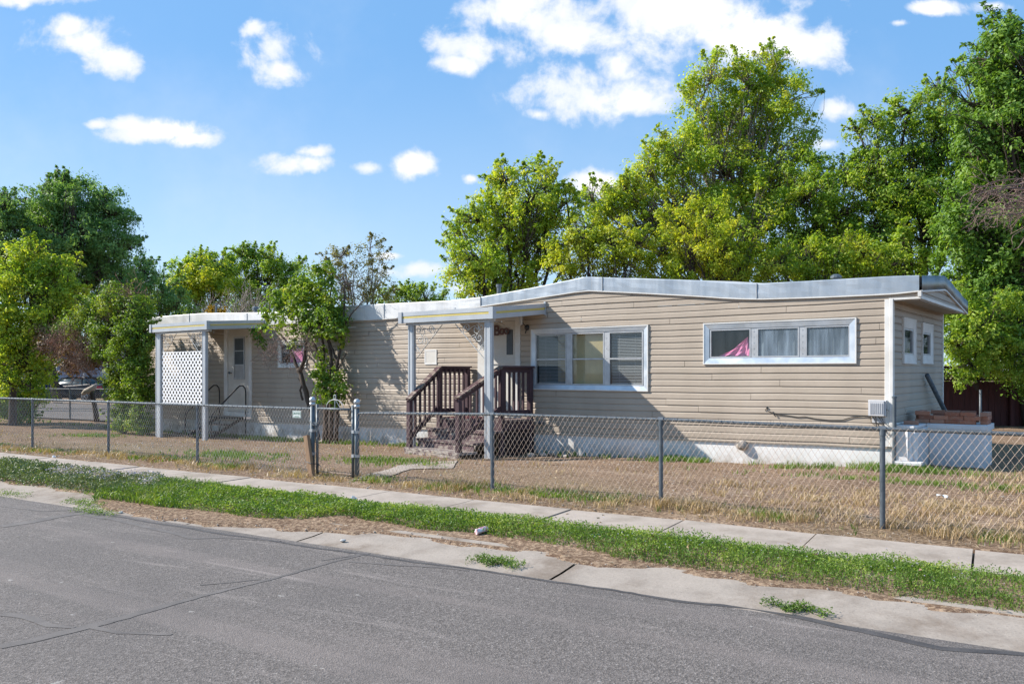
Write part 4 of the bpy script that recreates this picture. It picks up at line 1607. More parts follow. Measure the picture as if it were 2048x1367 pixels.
# black hoop-railed metal steps at the side door
t = thing('metal_steps', 'low black metal steps with two hoop handrails at the side door', 'steps', HF(-15.95, -0.6, -0.33), HA)
for x in (-16.62, -15.42):
    mb = MB()
    mb.tube([HF(x, -0.10, -0.3), HF(x, -0.10, 0.80), HF(x, -0.12, 0.92), HF(x, -0.18, 0.985), HF(x, -0.27, 0.985), HF(x, -0.36, 0.92), HF(x, -0.75, 0.56), HF(x, -1.05, 0.28), HF(x, -1.08, 0.18), HF(x, -1.08, -0.38)], 0.018, 8)
    obj('handrail', mb, M['black'], t)
for (y, z) in ((-0.28, 0.14), (-0.58, -0.02), (-0.88, -0.18)):
    mb = MB()
    mb.box(HF, -16.58, -15.46, y - 0.15, y + 0.13, z, z + 0.03)
    obj('tread', mb, M['black'], t)
for x in (-16.55, -15.50):
    mb = MB()
    mb.beam(HF(x, -0.12, 0.16), HF(x, -1.05, -0.30), 0.02, 0.08)
    obj('stringer', mb, M['black'], t)

# ------------------------------------------------------------------ wooden porch steps
steps = thing('wooden_porch_steps', 'peeling purple brown wooden steps with slatted handrails at the front door', 'porch steps', HF(-7.1, -1.0, -0.2), HA)
Lf, Rf = [(-7.93, -1.64), (-7.87, -0.87), (-7.82, -0.05)], [(-6.49, -1.90), (-6.35, -0.86), (-6.26, -0.05)]
DECK = 0.47


def lerp2(L, t):
    """t 0..1 newel to deck corner, 1..2 deck corner to wall"""
    i = 0 if t < 1 else 1
    k = t - i
    return (L[i][0] + (L[i + 1][0] - L[i][0]) * k, L[i][1] + (L[i + 1][1] - L[i][1]) * k)


def slab_between(t0, t1, z0, z1, ext=0.06):
    a, b, c, d = lerp2(Lf, t0), lerp2(Rf, t0), lerp2(Rf, t1), lerp2(Lf, t1)
    P = [(a[0] - ext, a[1]), (b[0] + ext, b[1]), (c[0] + ext, c[1]), (d[0] - ext, d[1])]
    mb = MB()
    mb.hexa([HF(x, y, z0) for x, y in P] + [HF(x, y, z1) for x, y in P])
    return mb


nb = 6
for i in range(nb):
    obj('deck_board', slab_between(1.0 + i / nb + 0.006, 1.0 + (i + 1) / nb - 0.006, DECK - 0.035, DECK), M['tread'], steps)
obj('deck_rim', slab_between(0.985, 1.0, DECK - 0.19, DECK - 0.037), M['rail'], steps)
for sgn, L in ((-1, Lf), (1, Rf)):
    a, b = lerp2(L, 1.0), lerp2(L, 2.0)
    mb = MB()
    mb.hexa([HF(a[0] + sgn * 0.02, a[1], DECK - 0.19), HF(a[0] + sgn * 0.055, a[1], DECK - 0.19), HF(b[0] + sgn * 0.055, b[1], DECK - 0.19), HF(b[0] + sgn * 0.02, b[1], DECK - 0.19),
             HF(a[0] + sgn * 0.02, a[1], DECK - 0.037), HF(a[0] + sgn * 0.055, a[1], DECK - 0.037), HF(b[0] + sgn * 0.055, b[1], DECK - 0.037), HF(b[0] + sgn * 0.02, b[1], DECK - 0.037)])
    obj('side_rim', mb, M['rail'], steps)
    mb = MB()
    mb.hexa([HF(a[0] + sgn * 0.01, a[1] + 0.02, -0.3), HF(a[0] + sgn * 0.045, a[1] + 0.02, -0.3), HF(b[0] + sgn * 0.045, b[1], -0.3), HF(b[0] + sgn * 0.01, b[1], -0.3),
             HF(a[0] + sgn * 0.01, a[1] + 0.02, DECK - 0.195), HF(a[0] + sgn * 0.045, a[1] + 0.02, DECK - 0.195), HF(b[0] + sgn * 0.045, b[1], DECK - 0.195), HF(b[0] + sgn * 0.01, b[1], DECK - 0.195)])
    obj('skirt_board', mb, M['darkskirt'], steps)
# steps: low platform, two treads
for (t0, t1, zt, name) in ((-0.06, 0.36, -0.045, 'bottom_step'), (0.30, 0.68, 0.105, 'tread'), (0.62, 1.0, 0.285, 'tread')):
    obj(name, slab_between(t0, t1, zt - 0.04, zt, 0.08 if name == 'bottom_step' else 0.05), M['stepbox' if name == 'bottom_step' else 'tread'], steps)
obj('riser', slab_between(-0.05, -0.02, -0.26, -0.0855, 0.07), M['stepbox'], steps)
obj('riser', slab_between(0.325, 0.345, -0.08, 0.064, 0.03), M['tread'], steps)
obj('riser', slab_between(0.645, 0.665, 0.07, 0.244, 0.03), M['tread'], steps)
for L, sgn in ((Lf, -1), (Rf, 1)):
    # newel and deck posts
    zN = 0.84 if sgn < 0 else 0.90
    for k, (tt, z0, z1) in enumerate(((0.03, -0.30, zN - 0.02), (1.0, -0.3, 1.40), (1.93, -0.3, 1.40))):
        x, y = lerp2(L, tt)
        mb = MB()
        mb.bbox(HF, x - 0.045, x + 0.045, y - 0.045, y + 0.045, z0, z1, 0.005)
        obj('newel_post', mb, M['rail'], steps)
    a, b, c = lerp2(L, -0.02), lerp2(L, 1.0), lerp2(L, 2.0)
    A, B, C_ = HF(a[0], a[1], zN), HF(b[0], b[1], 1.44), HF(c[0], c[1], 1.44)
    mb = MB()
    mb.beam(A, B, 0.14, 0.038)
    obj('handrail', mb, M['railcap'], steps)
    mb = MB()
    mb.beam(HF(b[0], b[1] - 0.01, 1.442), C_, 0.14, 0.038)
    obj('handrail', mb, M['rail'], steps)
    # rails under the cap and near the floor
    for (zz0, zz1) in ((-0.06, -0.06), (-0.78, -0.72)):
        mb = MB()
        mb.beam(HF(a[0], a[1], zN + zz0 + (0.03 if zz0 < -0.5 else 0)), HF(b[0], b[1], 1.44 + zz1 - (0.02 if zz0 < -0.5 else 0)), 0.036, 0.085)
        obj('rail', mb, M['rail'], steps)
        mb = MB()
        mb.beam(HF(b[0], b[1], 1.44 + (-0.059 if zz0 > -0.5 else -0.84)), HF(c[0], c[1], 1.44 + (-0.059 if zz0 > -0.5 else -0.84)), 0.036, 0.085)
        obj('rail', mb, M['rail'], steps)
    for tt in (0.17, 0.32, 0.47, 0.62, 0.77, 0.9):
        x, y = lerp2(L, tt)
        x -= sgn * 0.034
        zt = zN + (1.44 - zN) * tt
        mb = MB()
        mb.bbox(HF, x - 0.019, x + 0.019, y - 0.019, y + 0.019, zt - 0.80, zt - 0.035, 0.003)
        obj('baluster', mb, M['rail'], steps)
    for tt in (1.15, 1.3, 1.45, 1.6, 1.75):
        x, y = lerp2(L, tt)
        x -= sgn * 0.034
        mb = MB()
        mb.bbox(HF, x - 0.019, x + 0.019, y - 0.019, y + 0.019, 0.56, 1.40, 0.003)
        obj('baluster', mb, M['rail'], steps)
# doormat edge, faded red
mb = MB()
mb.hexa([HF(-7.75, -0.86, DECK + 0.002), HF(-6.95, -0.86, DECK + 0.002), HF(-6.95, -0.35, DECK + 0.002), HF(-7.75, -0.35, DECK + 0.002),
         HF(-7.75, -0.86, DECK + 0.016), HF(-6.95, -0.86, DECK + 0.016), HF(-6.95, -0.35, DECK + 0.016), HF(-7.75, -0.35, DECK + 0.016)])
M['mat'] = plain('faded red mat', (0.20, 0.05, 0.055), (0.27, 0.09, 0.09), 9, 0.95)
tag(obj('doormat', mb, M['mat'], None, loc=HF(-7.3, -0.6, DECK), rotz=HA), 'faded red doormat lying on the purple porch deck', 'doormat')

# ------------------------------------------------------------------ chain link fence
FX, FY, FDX, FDY = 3.31, 7.15, -0.837, 0.548
_l = math.hypot(FDX, FDY)
FDX, FDY = FDX / _l, FDY / _l
FA = math.atan2(-FDY, -FDX)
FF = Frame(FX, FY, FA)                        # fence frame: x to the right along the fence (t = -x)


def fence_t(px):
    k = (px - CX) / F
    return (FX - k * FY) / (k * FDY - FDX)


FT = [fence_t(x) for x in (2110, 2048, 1765, 1322, 985, 714, 625, 395, 217, 65, 0, -120)]
FZ = [0.842, 0.843, 0.846, 0.860, 0.851, 0.800, 0.838, 0.827, 0.825, 0.823, 0.82, 0.81]
rail_z = lambda t: interp(t, FT, FZ)
fg = lambda t: gz(*FF(-t, 0, 0)[:2])


def mesh_panel(mb, ta, tb, ztop, zbot, seed, r=0.0017, dx=0.030, dz=0.045):
    """woven diagonals between two posts; every wire is a real zig of thin bars"""
    rr = random.Random(seed)
    L = tb - ta
    n = int(L / dx)
    kx = L / n
    nz = 19
    for sgn in (1, -1):
        for i in range(-nz - (nz % 2), n + nz + 2, 2):
            pts = []
            for j in range(nz + 1):
                t = ta + (i + sgn * j + (0 if sgn > 0 else 0)) * kx
                if t < ta - 1e-6 or t > tb + 1e-6:
                    if pts:
                        break
                    continue
                zt, zb = ztop(t) + 0.012, zbot(t)
                z = zt - (zt - zb) * j / nz
                off = 0.0035 * (1 if j % 2 == 0 else -1) * sgn
                sag = 0.012 * math.sin(t * 5.0 + j * 0.4) * (j / nz)
                pts.append(Vector(FF(-t, -0.028 + off + sag * 0.5, z)))
            for a, b in zip(pts[:-1], pts[1:]):
                d = (b - a)
                nrm = Vector((-FDY, FDX, 0))
                s = d.cross(nrm).normalized() * r
                m = nrm * r
                mb.add([a + s, a - s * 0.5 + m, a - s * 0.5 - m, b + s, b - s * 0.5 + m, b - s * 0.5 - m], [(0, 1, 4, 3), (1, 2, 5, 4), (2, 0, 3, 5)])
    # twisted ends along the top
    for i in range(0, n, 2):
        t = ta + (i + 0.5) * kx
        zt = rail_z(t) if ztop is rail_z else ztop(t)
        p = FF(-t, -0.030, zt + 0.012)
        mb.tube([FF(-t - kx * 0.8, -0.028, zt + 0.004), p, FF(-t - kx * 0.1 + rr.uniform(-.008, .008), -0.026, zt + 0.034 + rr.uniform(-.008, .008))], r, 3, False)


def fence_run(label, ts, mat, seed, end_post=None, wr=0.0016):
    ta, tb = ts[0], ts[-1]
    m = 0.5 * (ta + tb)
    t = thing('chain_link_fence', label, 'fence', FF(-m, 0, fg(m)), FA, 'chain link fence along the pavement')
    nodes = sorted(set([ta, tb] + [x for x in FT if ta < x < tb]))
    mb = MB()
    mb.tube([FF(-x, 0, rail_z(x)) for x in nodes], 0.0175, 10)
    obj('top_rail', mb, M['galv'], t)
    for x in ts[1:-1] if end_post is None else ts:
        mb = MB()
        g = fg(x) - 0.1
        mb.tube([FF(-x, -0.002, g), FF(-x, 0.0, rail_z(x) - 0.02)], 0.0235, 10)
        p = obj('post', mb, M['galvdark'], t)
        mb = MB()
        mb.tube([FF(-x - 0.03, 0, rail_z(x)), FF(-x + 0.03, 0, rail_z(x))], 0.025, 10)
        mb.tube([FF(-x, 0, rail_z(x) - 0.06), FF(-x, 0, rail_z(x) + 0.0)], 0.028, 10)
        obj('rail_cap', mb, M['galvdark'], p)
    mb = MB()
    for k, (a, b) in enumerate(zip(ts[:-1], ts[1:])):
        mesh_panel(mb, a + 0.03, b - 0.03, rail_z, lambda q: fg(q) + 0.02, seed + k, wr)
    obj('wire_mesh', mb, mat, t)
    # wire ties that wind round the rail
    mb = MB()
    x = ta + 0.1
    while x < tb - 0.1:
        zz = rail_z(x)
        mb.tube([FF(-x - 0.012 + 0.024 * i / 8, 0.0195 * math.cos(i * 0.8 - 1.4), zz + 0.0195 * math.sin(i * 0.8 - 1.4)) for i in range(9)], 0.0022, 4, False)
        x += 0.115
    obj('wire_ties', mb, M['galvdark'], t)['kind'] = 'stuff'
    return t


tR, tL = FT[5], FT[6]
fr_run = fence_run('rusty chain link fence run to the right of the gate', [FT[0], FT[2], FT[3], FT[4], tR], M['wire'], 10)
fl_run = fence_run('greyer chain link fence run to the left of the gate', [tL, FT[7], FT[8], FT[9], FT[11]], M['wiregrey'], 40, None, 0.0020)
for (tt, run) in ((tR, fr_run), (tL, fl_run)):
    g = fg(tt)
    top = rail_z(tt) + (0.10 if run is fr_run else 0.075)
    mb = MB()
    mb.tube([FF(-tt, 0, g - 0.15), FF(-tt, 0, top)], 0.032, 14)
    p = obj('gate_post', mb, M['galv'], run, True)
    mb = MB()
    mb.tube([FF(-tt, 0, top - 0.03), FF(-tt, 0, top + 0.012)], 0.041, 14)
    mb.ball(FF(-tt, 0, top + 0.05), 0.045)
    obj('ball_cap', mb, M['aludull'], p, True)
    for z in (0.30, 0.62):
        mb = MB()
        mb.tube([FF(-tt, 0, g + z), FF(-tt, 0, g + z + 0.035)], 0.041, 14)
        mb.box(FF, -tt + 0.03 * (-1 if run is fr_run else 1) - 0.02, -tt + 0.03 * (-1 if run is fr_run else 1) + 0.02, -0.055, -0.03, g + z, g + z + 0.04)
        obj('hinge_band', mb, M['aludull'], p)

gate = thing('garden_gate', 'narrow chain link garden gate between two ball capped posts', 'gate', FF(-(tR + tL) / 2, 0, fg((tR + tL) / 2)), FA)
ga, gb = tR + 0.075, tL - 0.095
gtop, gbot = 0.845, fg((ga + gb) / 2) + 0.05
for x in (ga, gb):
    mb = MB()
    mb.tube([FF(-x, 0, gbot - 0.02), FF(-x, 0, gtop + 0.06)], 0.019, 10)
    obj('gate_stile', mb, M['galv'], gate, True)
mb = MB()
mb.tube([FF(-ga, 0, gtop), FF(-gb, 0, gtop)], 0.017, 10)
obj('gate_rail', mb, M['galv'], gate, True)
mb = MB()
mb.tube([FF(-ga, 0, gbot + 0.02), FF(-gb, 0, gbot + 0.02)], 0.006, 6)
mesh_panel(mb, ga + 0.015, gb - 0.015, lambda q: gtop - 0.012, lambda q: gbot + 0.02, 77)
obj('wire_mesh', mb, M['wire'], gate)
mb = MB()
gm = -(ga + gb) / 2
mb.tube([FF(gm + 0.16 * math.cos(a), 0.0, gtop + 0.02 + 0.11 * math.sin(a)) for a in np.linspace(0, math.pi, 16)], 0.005, 6)
mb.tube([FF(gm, 0, gtop), FF(gm, 0, gtop + 0.14)], 0.005, 6)
mb.tube([FF(gm + 0.022 * math.cos(a), 0.0, gtop + 0.165 + 0.03 * math.sin(a)) for a in np.linspace(0, 2 * math.pi, 9)], 0.005, 6)
mb.tube([FF(gm + 0.02, 0, gtop + 0.12), FF(gm + 0.06, 0, gtop + 0.07), FF(gm + 0.1, 0, gtop + 0.02)], 0.004, 6)
obj('scroll_top', mb, M['iron'], gate)
mb = MB()
mb.box(FF, -gb - 0.075, -gb + 0.03, -0.035, 0.03, gtop - 0.235, gtop - 0.19)
mb.tube([FF(-tL - 0.03, -0.03, gtop - 0.17), FF(-tL + 0.04, -0.05, gtop - 0.19), FF(-gb, -0.03, gtop - 0.24), FF(-gb + 0.01, -0.03, gtop - 0.30)], 0.006, 6)
obj('latch', mb, M['galvdark'], gate)

# plank tied to the left gate post
mb = MB()
A, B = FF(-tL - 0.04, -0.075, 0.47), FF(-tL + 0.10, -0.10, fg(tL) - 0.02)
mb.beam(A, B, 0.075, 0.05, (FDY, -FDX, 0))
pl = obj('wooden_plank', mb, M['wood'], None)
tag(pl, 'short brown wooden plank leaning on the left gate post', 'plank')
mb = MB()
c = Vector(A).lerp(Vector(B), 0.62)
mb.tube([FF(-tL - 0.05, -0.03, c.z + 0.02), FF(-tL - 0.02, -0.11, c.z + 0.01), FF(-tL + 0.12, -0.135, c.z - 0.005), FF(-tL + 0.17, -0.05, c.z - 0.02), FF(-tL + 0.23, -0.06, c.z - 0.05)], 0.006, 6)
tag(obj('tie_strap', mb, M['black'], None), 'thin black strap tying the plank to the gate post', 'strap')

# small sign hung on the fence
st = fence_t(598.5)
sg = thing('fence_sign', 'small white metal sign with green lettering hung on the fence', 'sign', FF(-st, -0.05, 0.66), FA)
mb = MB()
mb.bbox(FF, -st - 0.085, -st + 0.085, -0.047, -0.043, 0.705, 0.805, 0.001)
obj('plate', mb, M['signwhite'], sg)
mb = MB()
mb.ring(FF, -st - 0.078, -st + 0.078, 0.711, 0.799, 0.004, -0.0482, -0.0474)
mb.box(FF, -st - 0.045, -st + 0.05, -0.0482, -0.0474, 0.722, 0.730)
obj('border', mb, M['green'], sg)
text_mesh('lettering', 'UNITED', 0.043, FF, -st, -0.0478, 0.765, M['green'], sg, 0.001, 0.0006)

# ------------------------------------------------------------------ planter, bricks and pipe at the right end
pl = thing('concrete_planter', 'white painted concrete planter block against the right end of the home', 'planter', HF(0.6, 0.9, -0.05), HA)
mb = MB()
mb.bbox(HF, 0.034, 0.32, 0.06, 1.42, -0.2, 0.55, 0.012)
obj('side_block', mb, M['planter'], pl)
mb = MB()
mb.bbox(HF, 0.325, 1.045, 0.81, 1.45, -0.25, 0.515, 0.012)
obj('front_block', mb, M['planter'], pl)
mb = MB()
mb.bbox(HF, 0.30, 1.07, 0.785, 1.475, 0.52, 0.60, 0.012)
mb.bbox(HF, 0.034, 0.295, 0.055, 1.44, 0.553, 0.598, 0.010)
obj('coping', mb, M['planter'], pl)
mb = MB()
mb.beam(HF(0.20, 0.045, 0.54), HF(0.235, 0.03, 0.12), 0.05, 0.05)
mb.bbox(HF, 0.07, 0.40, -0.14, 0.05, 0.06, 0.11, 0.01)
obj('broken_ledge', mb, M['planter'], pl)

bm = MB()
bm.bbox(Frame(0, 0, 0), -0.0955, 0.0955, -0.045, 0.045, 0.0, 0.056, 0.004)
bme = bpy.data.meshes.new('brick')
bme.from_pydata(bm.v, [], bm.f)
bme.materials.append(M['brick'])
rr = random.Random(9)


def brick(x, y, z, rot, label, group):
    o = bpy.data.objects.new('brick', bme)
    COL.objects.link(o)
    o.location = HF(x, y, z)
    o.rotation_euler = (0, 0, HA + rot)
    tag(o, label, 'brick', group)


BL, BG = 'red brick laid in the low brick ring on the white planter', 'bricks stacked on the planter'
for c in range(3):
    z = 0.602 + c * 0.0575
    sh = 0.0 if c % 2 == 0 else 0.098
    x0 = 0.14 + 0.0955 + sh * 0.5
    for k in range(5):
        if c == 2 and k == 1:
            continue
        if x0 + k * 0.196 + 0.09 < 1.075:
            brick(x0 + k * 0.196 + rr.uniform(-.003, .003), 0.86 + rr.uniform(-.005, .005), z, rr.uniform(-.02, .02), BL, BG)
    for k in range(2):
        brick(1.01 + rr.uniform(-.006, .006), 1.005 + k * 0.196 + sh * 0.3, z, math.pi / 2 + rr.uniform(-.03, .03), BL, BG)
        brick(0.17, 1.005 + k * 0.196 + sh * 0.3, z, math.pi / 2 + rr.uniform(-.03, .03), BL, BG)
    for k in range(3):
        brick(0.36 + k * 0.2 + sh * 0.3, 1.33 + rr.uniform(-.005, .005), z, rr.uniform(-.02, .02), BL, BG)
brick(0.185, 0.33, 0.60, 0.15, 'single loose red brick on the low part of the planter', None)

mb = MB()
mb.tube([HF(0.075, 2.02, 1.30), HF(0.22, 3.05, 0.55), HF(0.24, 3.15, 0.35)], 0.035, 12)
tag(obj('drain_pipe', mb, M['galvdark'], None, True), 'dark metal pipe leaning on the end wall behind the bricks', 'pipe')
mb = MB()
mb.tube([HF(0.03, 0.05, 0.615), HF(0.06, 0.85, 0.615)], 0.016, 8)
tag(obj('white_pipe', mb, M['trim'], None, True), 'thin white pipe lying along the foot of the end wall', 'pipe')


# ------------------------------------------------------------------ stones and litter
def lump(c, r, seed, sq=(1, 1, 0.7)):
    mb = MB()
    mb.ball((0, 0, 0), 1.0, 12, 8)
    rr = np.random.default_rng(seed)
    d = rr.normal(size=(7, 3))
    d /= np.linalg.norm(d, axis=1)[:, None]
    k = rr.uniform(0.62, 0.95, 7)
    out = []
    for v in mb.v:
        v = np.array(v)
        s = 1.0
        for dd, kk in zip(d, k):
            t = v @ dd
            if t > kk:
                s = min(s, kk / t)
        v = v * s
        out.append((c[0] + v[0] * r * sq[0], c[1] + v[1] * r * sq[1], c[2] + v[2] * r * sq[2]))
    mb.v = out
    return mb


for i, (px, py, r, lab) in enumerate(((1086, 912, 0.085, 'pale round stone beside the steps under the large window'), (1106, 911, 0.11, 'brownish stone in dry grass under the large window'),
                                      (1132, 914, 0.07, 'small stone right of two others under the large window'), (1062, 913, 0.075, 'dark small stone at the shady foot of the porch deck'))):
    x, y, z = ground_at(px, py)
    tag(obj('stone', lump((x, y, z + 0.4 * r), r, 30 + i), M['stone'], None), lab, 'stone', 'stones under the window')
x, y, z = ground_at(686, 1083)
tag(obj('stone', lump((x, y, z + 0.012), 0.024, 41, (1.2, 0.9, 0.6)), M['palestone'], None), 'small white stone lying in the gutter dirt', 'stone')
x, y, z = ground_at(242, 1026)
tag(obj('stone', lump((x, y, z + 0.012), 0.022, 42, (1.2, 0.9, 0.6)), M['palestone'], None), 'small white stone on the dry soil by the road at left', 'stone')
c = HF(-2.17, -0.02, 0.20)
tag(obj('foam_chunk', lump(c, 0.10, 44, (1.0, 0.8, 0.85)), M['stone'], None), 'ragged grey brown chunk stuck in the white skirting', 'debris')

# crushed drink can
x, y, z = ground_at(963, 1072)
can = thing('drink_can', 'pinkish white crushed drink can in the green verge', 'can', (x, y, z))
cf = Frame(x, y, 0.5)
mb = MB()
P = []
rr = random.Random(2)
ring = []
for i in range(7):
    t = i / 6
    ring.append([cf(-0.055 + 0.11 * t, (0.028 + rr.uniform(-.006, .003)) * math.cos(a), z + 0.045 + (0.028 + rr.uniform(-.007, .003)) * math.sin(a) + 0.02 * t) for a in np.linspace(0, 2 * math.pi, 13)[:-1]])
vs = [p for r_ in ring for p in r_]
mb.add(vs, [(i * 12 + j, i * 12 + (j + 1) % 12, i * 12 + 12 + (j + 1) % 12, i * 12 + 12 + j) for i in range(6) for j in range(12)] + [tuple(range(11, -1, -1)), tuple(range(72, 84))])
M['can'] = plain('pink can print', (0.70, 0.32, 0.36), (0.75, 0.72, 0.72), 30, 0.4, 0.2, lo=0.45, hi=0.55)
obj('can_body', mb, M['can'], can)


def scrap(px, py, sx, sy, label, seed, h=0.02):
    x, y, z = ground_at(px, py)
    f = Frame(x, y, seed * 1.3)
    rr = random.Random(seed)
    mb = MB()
    n = 4
    vs = [f(sx * (i / n - 0.5) * rr.uniform(.8, 1.1), sy * (j / n - 0.5) * rr.uniform(.8, 1.1), z + 0.012 + h + rr.uniform(-h, h)) for j in range(n + 1) for i in range(n + 1)]
    up = [(a, b, c + 0.0015) for a, b, c in vs]
    m = len(vs)
    fs = [(j * 5 + i, j * 5 + i + 1, j * 5 + i + 6, j * 5 + i + 5) for j in range(n) for i in range(n)]
    mb.add(vs + up, [tuple(reversed(q)) for q in fs] + [tuple(k + m for k in q) for q in fs])
    tag(obj('paper_scrap', mb, M['paper'], None), label, 'litter', 'scraps of litter')


scrap(707, 1003, 0.075, 0.06, 'crumpled white paper at the back of the green verge near the gate', 1, 0.03)
scrap(1884, 997, 0.11, 0.07, 'white plastic scrap in the dry grass at the far right', 2)
scrap(1193, 1082, 0.10, 0.08, 'clear crumpled wrapper in the green verge right of centre', 3, 0.03)
scrap(108, 916, 0.07, 0.05, 'white paper scrap on the pavement edge at the far left', 4)


# ------------------------------------------------------------------ foliage
def leaves_np(C, N, L, W, droop=0.0, fold=0.25, rng=RNG):
    """leaf blades (two triangles on a folded midrib) at centres C with normals N"""
    n = len(C)
    r = rng.normal(size=(n, 3))
    A = np.cross(N, r)
    A /= np.linalg.norm(A, axis=1)[:, None] + 1e-9
    if droop:
        A[:, 2] -= droop * rng.uniform(0.3, 1.2, n)
        A /= np.linalg.norm(A, axis=1)[:, None]
    B = np.cross(N, A)
    B /= np.linalg.norm(B, axis=1)[:, None] + 1e-9
    Nn = np.cross(A, B)
    l = (L * rng.uniform(0.65, 1.25, n))[:, None]
    w = (W * rng.uniform(0.7, 1.2, n))[:, None]
    V = np.empty((n, 4, 3))
    V[:, 0] = C - A * l * 0.5
    V[:, 1] = C + B * w * 0.5 + Nn * w * fold - A * l * 0.06
    V[:, 2] = C + A * l * 0.5
    V[:, 3] = C - B * w * 0.5 + Nn * w * fold - A * l * 0.06
    i = np.arange(n)[:, None] * 4
    T = np.concatenate([i + np.array([0, 1, 2]), i + np.array([0, 2, 3])])
    return V.reshape(-1, 3), T


def crown_points(lobes, clump_r, per_clump, density, rng, flat=1.0):
    """leaf centres: clumps scattered in the shells of lobes; returns centres, outward dirs, clump centres"""
    cs, outs, cl = [], [], []
    for (c, r) in lobes:
        c = np.array(c)
        k = max(5, int(density * (r / clump_r) ** 2))
        d = rng.normal(size=(k, 3))
        d /= np.linalg.norm(d, axis=1)[:, None]
        rad = r * (0.35 + 0.65 * rng.uniform(0, 1, k) ** 0.45) * rng.uniform(0.82, 1.14, k)
        p = c + d * rad[:, None] * np.array([1, 1, flat])
        cl.append(p)
        m = max(4, int(per_clump * min(1.0, 1.1 * r / clump_r) ** 1.6))
        size = min(clump_r, 1.1 * r) * rng.uniform(0.4, 1.15, k)
        pts = p[:, None, :] + rng.normal(size=(k, m, 3)) * (size[:, None, None] * np.array([0.5, 0.5, 0.42]))
        o = d[:, None, :] * 0.6 + (pts - p[:, None, :]) / (0.55 * clump_r)
        cs.append(pts.reshape(-1, 3))
        outs.append(o.reshape(-1, 3))
    return np.concatenate(cs), np.concatenate(outs), np.concatenate(cl)


def limb(mb, a, b, r0, r1, rng, n=6, wob=0.12, segs=7):
    a, b = np.array(a, float), np.array(b, float)
    L = np.linalg.norm(b - a)
    pts, rs = [], []
    w1 = rng.normal(size=3) * wob * L * 0.5
    w2 = rng.normal(size=3) * wob * L * 0.35
    for i in range(segs + 1):
        t = i / segs
        p = a + (b - a) * t + w1 * math.sin(math.pi * t) + w2 * math.sin(2 * math.pi * t)
        pts.append(p)
        rs.append(r0 + (r1 - r0) * t ** 0.8)
    mb.tube([tuple(p) for p in pts], rs, n)
    return pts


def tree(name, label, cat, base, lobes, leafmat, barkmat='bark', trunk_r=0.16, fork=0.4, clump=0.28, per=16, dens=9.0, leaf=(0.10, 0.055), up=0.55, droop=0.25,
         seed=1, group=None, extra=None, twigs=0.35, lobes2=None, flat=0.9, sat=6, shoots=5):
    """lobes = [(px, py, rpx, depth[, depth offset])] given as measured; each becomes a sphere at that real depth"""
    rng = np.random.default_rng(seed)
    t = thing(name, label, cat, base, 0.0, group)
    W = []
    for lb in lobes:
        px, py, rp, Y = lb[:4]
        r = rp / F * Y
        dy = lb[4] if len(lb) > 4 else rng.uniform(-0.55, 0.55) * r
        W.append((at(px, py, Y + dy), r))
    big = list(W)
    for (c, r) in W:
        if r > 1.6 * clump:
            for _ in range(sat):
                d = rng.normal(size=3)
                d /= np.linalg.norm(d)
                big.append((tuple(np.array(c) + d * r * rng.uniform(0.74, 1.12)), r * rng.uniform(0.17, 0.38)))
    for (c, r) in W:
        for _ in range(shoots):
            d = rng.normal(size=3)
            d[2] = abs(d[2]) * 1.1 + 0.25
            d /= np.linalg.norm(d)
            L = rng.uniform(0.25, 0.6) * min(r, 1.2)
            for k in range(4):
                big.append((tuple(np.array(c) + d * (r * 0.92 + L * (k + 0.5) / 3.0) + rng.normal(size=3) * 0.04), max(0.05, 0.13 - 0.028 * k) * min(r, 1.1) / 1.0))
    C, O, CL = crown_points(big, clump, int(per * 2.3), dens * 0.60, rng, flat)
    N = O * 0.75 + rng.normal(size=C.shape) * 0.42
    N[:, 2] += up * 0.8
    N /= np.linalg.norm(N, axis=1)[:, None] + 1e-9
    keep = C[:, 2] > base[2] + 0.05
    C, N = C[keep], N[keep]
    V, T = leaves_np(C, N, leaf[0] * 0.74, leaf[1] * 0.72, droop, rng=rng)
    np_mesh('crown', V, T, None, M[leafmat], t)
    mb = MB()
    top = max(c[2] for c, r in W)
    cen = np.mean([c for c, r in W], axis=0)
    f = np.array(base) + (cen - np.array(base)) * np.array([0.5, 0.5, 0]) * fork + np.array([0, 0, (top - base[2]) * fork * 0.75])
    f[2] = base[2] + (top - base[2]) * fork * 0.75
    limb(mb, (base[0], base[1], base[2] - 0.2), f, trunk_r * 1.25, trunk_r * 0.85, rng, 10, 0.06)
    for (c, r) in W:
        end = np.array(c) + np.array([0, 0, 0.25 * r])
        limb(mb, f, end, trunk_r * 0.55, trunk_r * 0.10, rng, 6, 0.10)
    if twigs:
        sel = rng.random(len(CL)) < twigs
        for p in CL[sel]:
            d = [np.linalg.norm(p - np.array(c)) / r for c, r in W]
            k = int(np.argmin(d))
            a = np.array(W[k][0]) * 0.6 + f * 0.4 if rng.random() < 0.3 else np.array(W[k][0])
            limb(mb, a, p, trunk_r * 0.10, 0.004, rng, 4, 0.12, 4)
    obj('trunk', mb, M[barkmat], t, True)
    if lobes2:
        for (lbs, mat2, nm) in lobes2:
            W2 = [(at(px, py, Y), rp / F * Y) for px, py, rp, Y in lbs]
            C, O, CL = crown_points(W2, clump, per, dens, rng, flat)
            N = O * 0.75 + rng.normal(size=C.shape) * 0.42
            N[:, 2] += up
            N /= np.linalg.norm(N, axis=1)[:, None] + 1e-9
            V, T = leaves_np(C, N, leaf[0], leaf[1], droop, rng=rng)
            np_mesh(nm, V, T, None, M[mat2], t)
    return t


def gbase(px, Y):
    x = (px - CX) / F * Y
    return (x, Y, gz(x, Y))


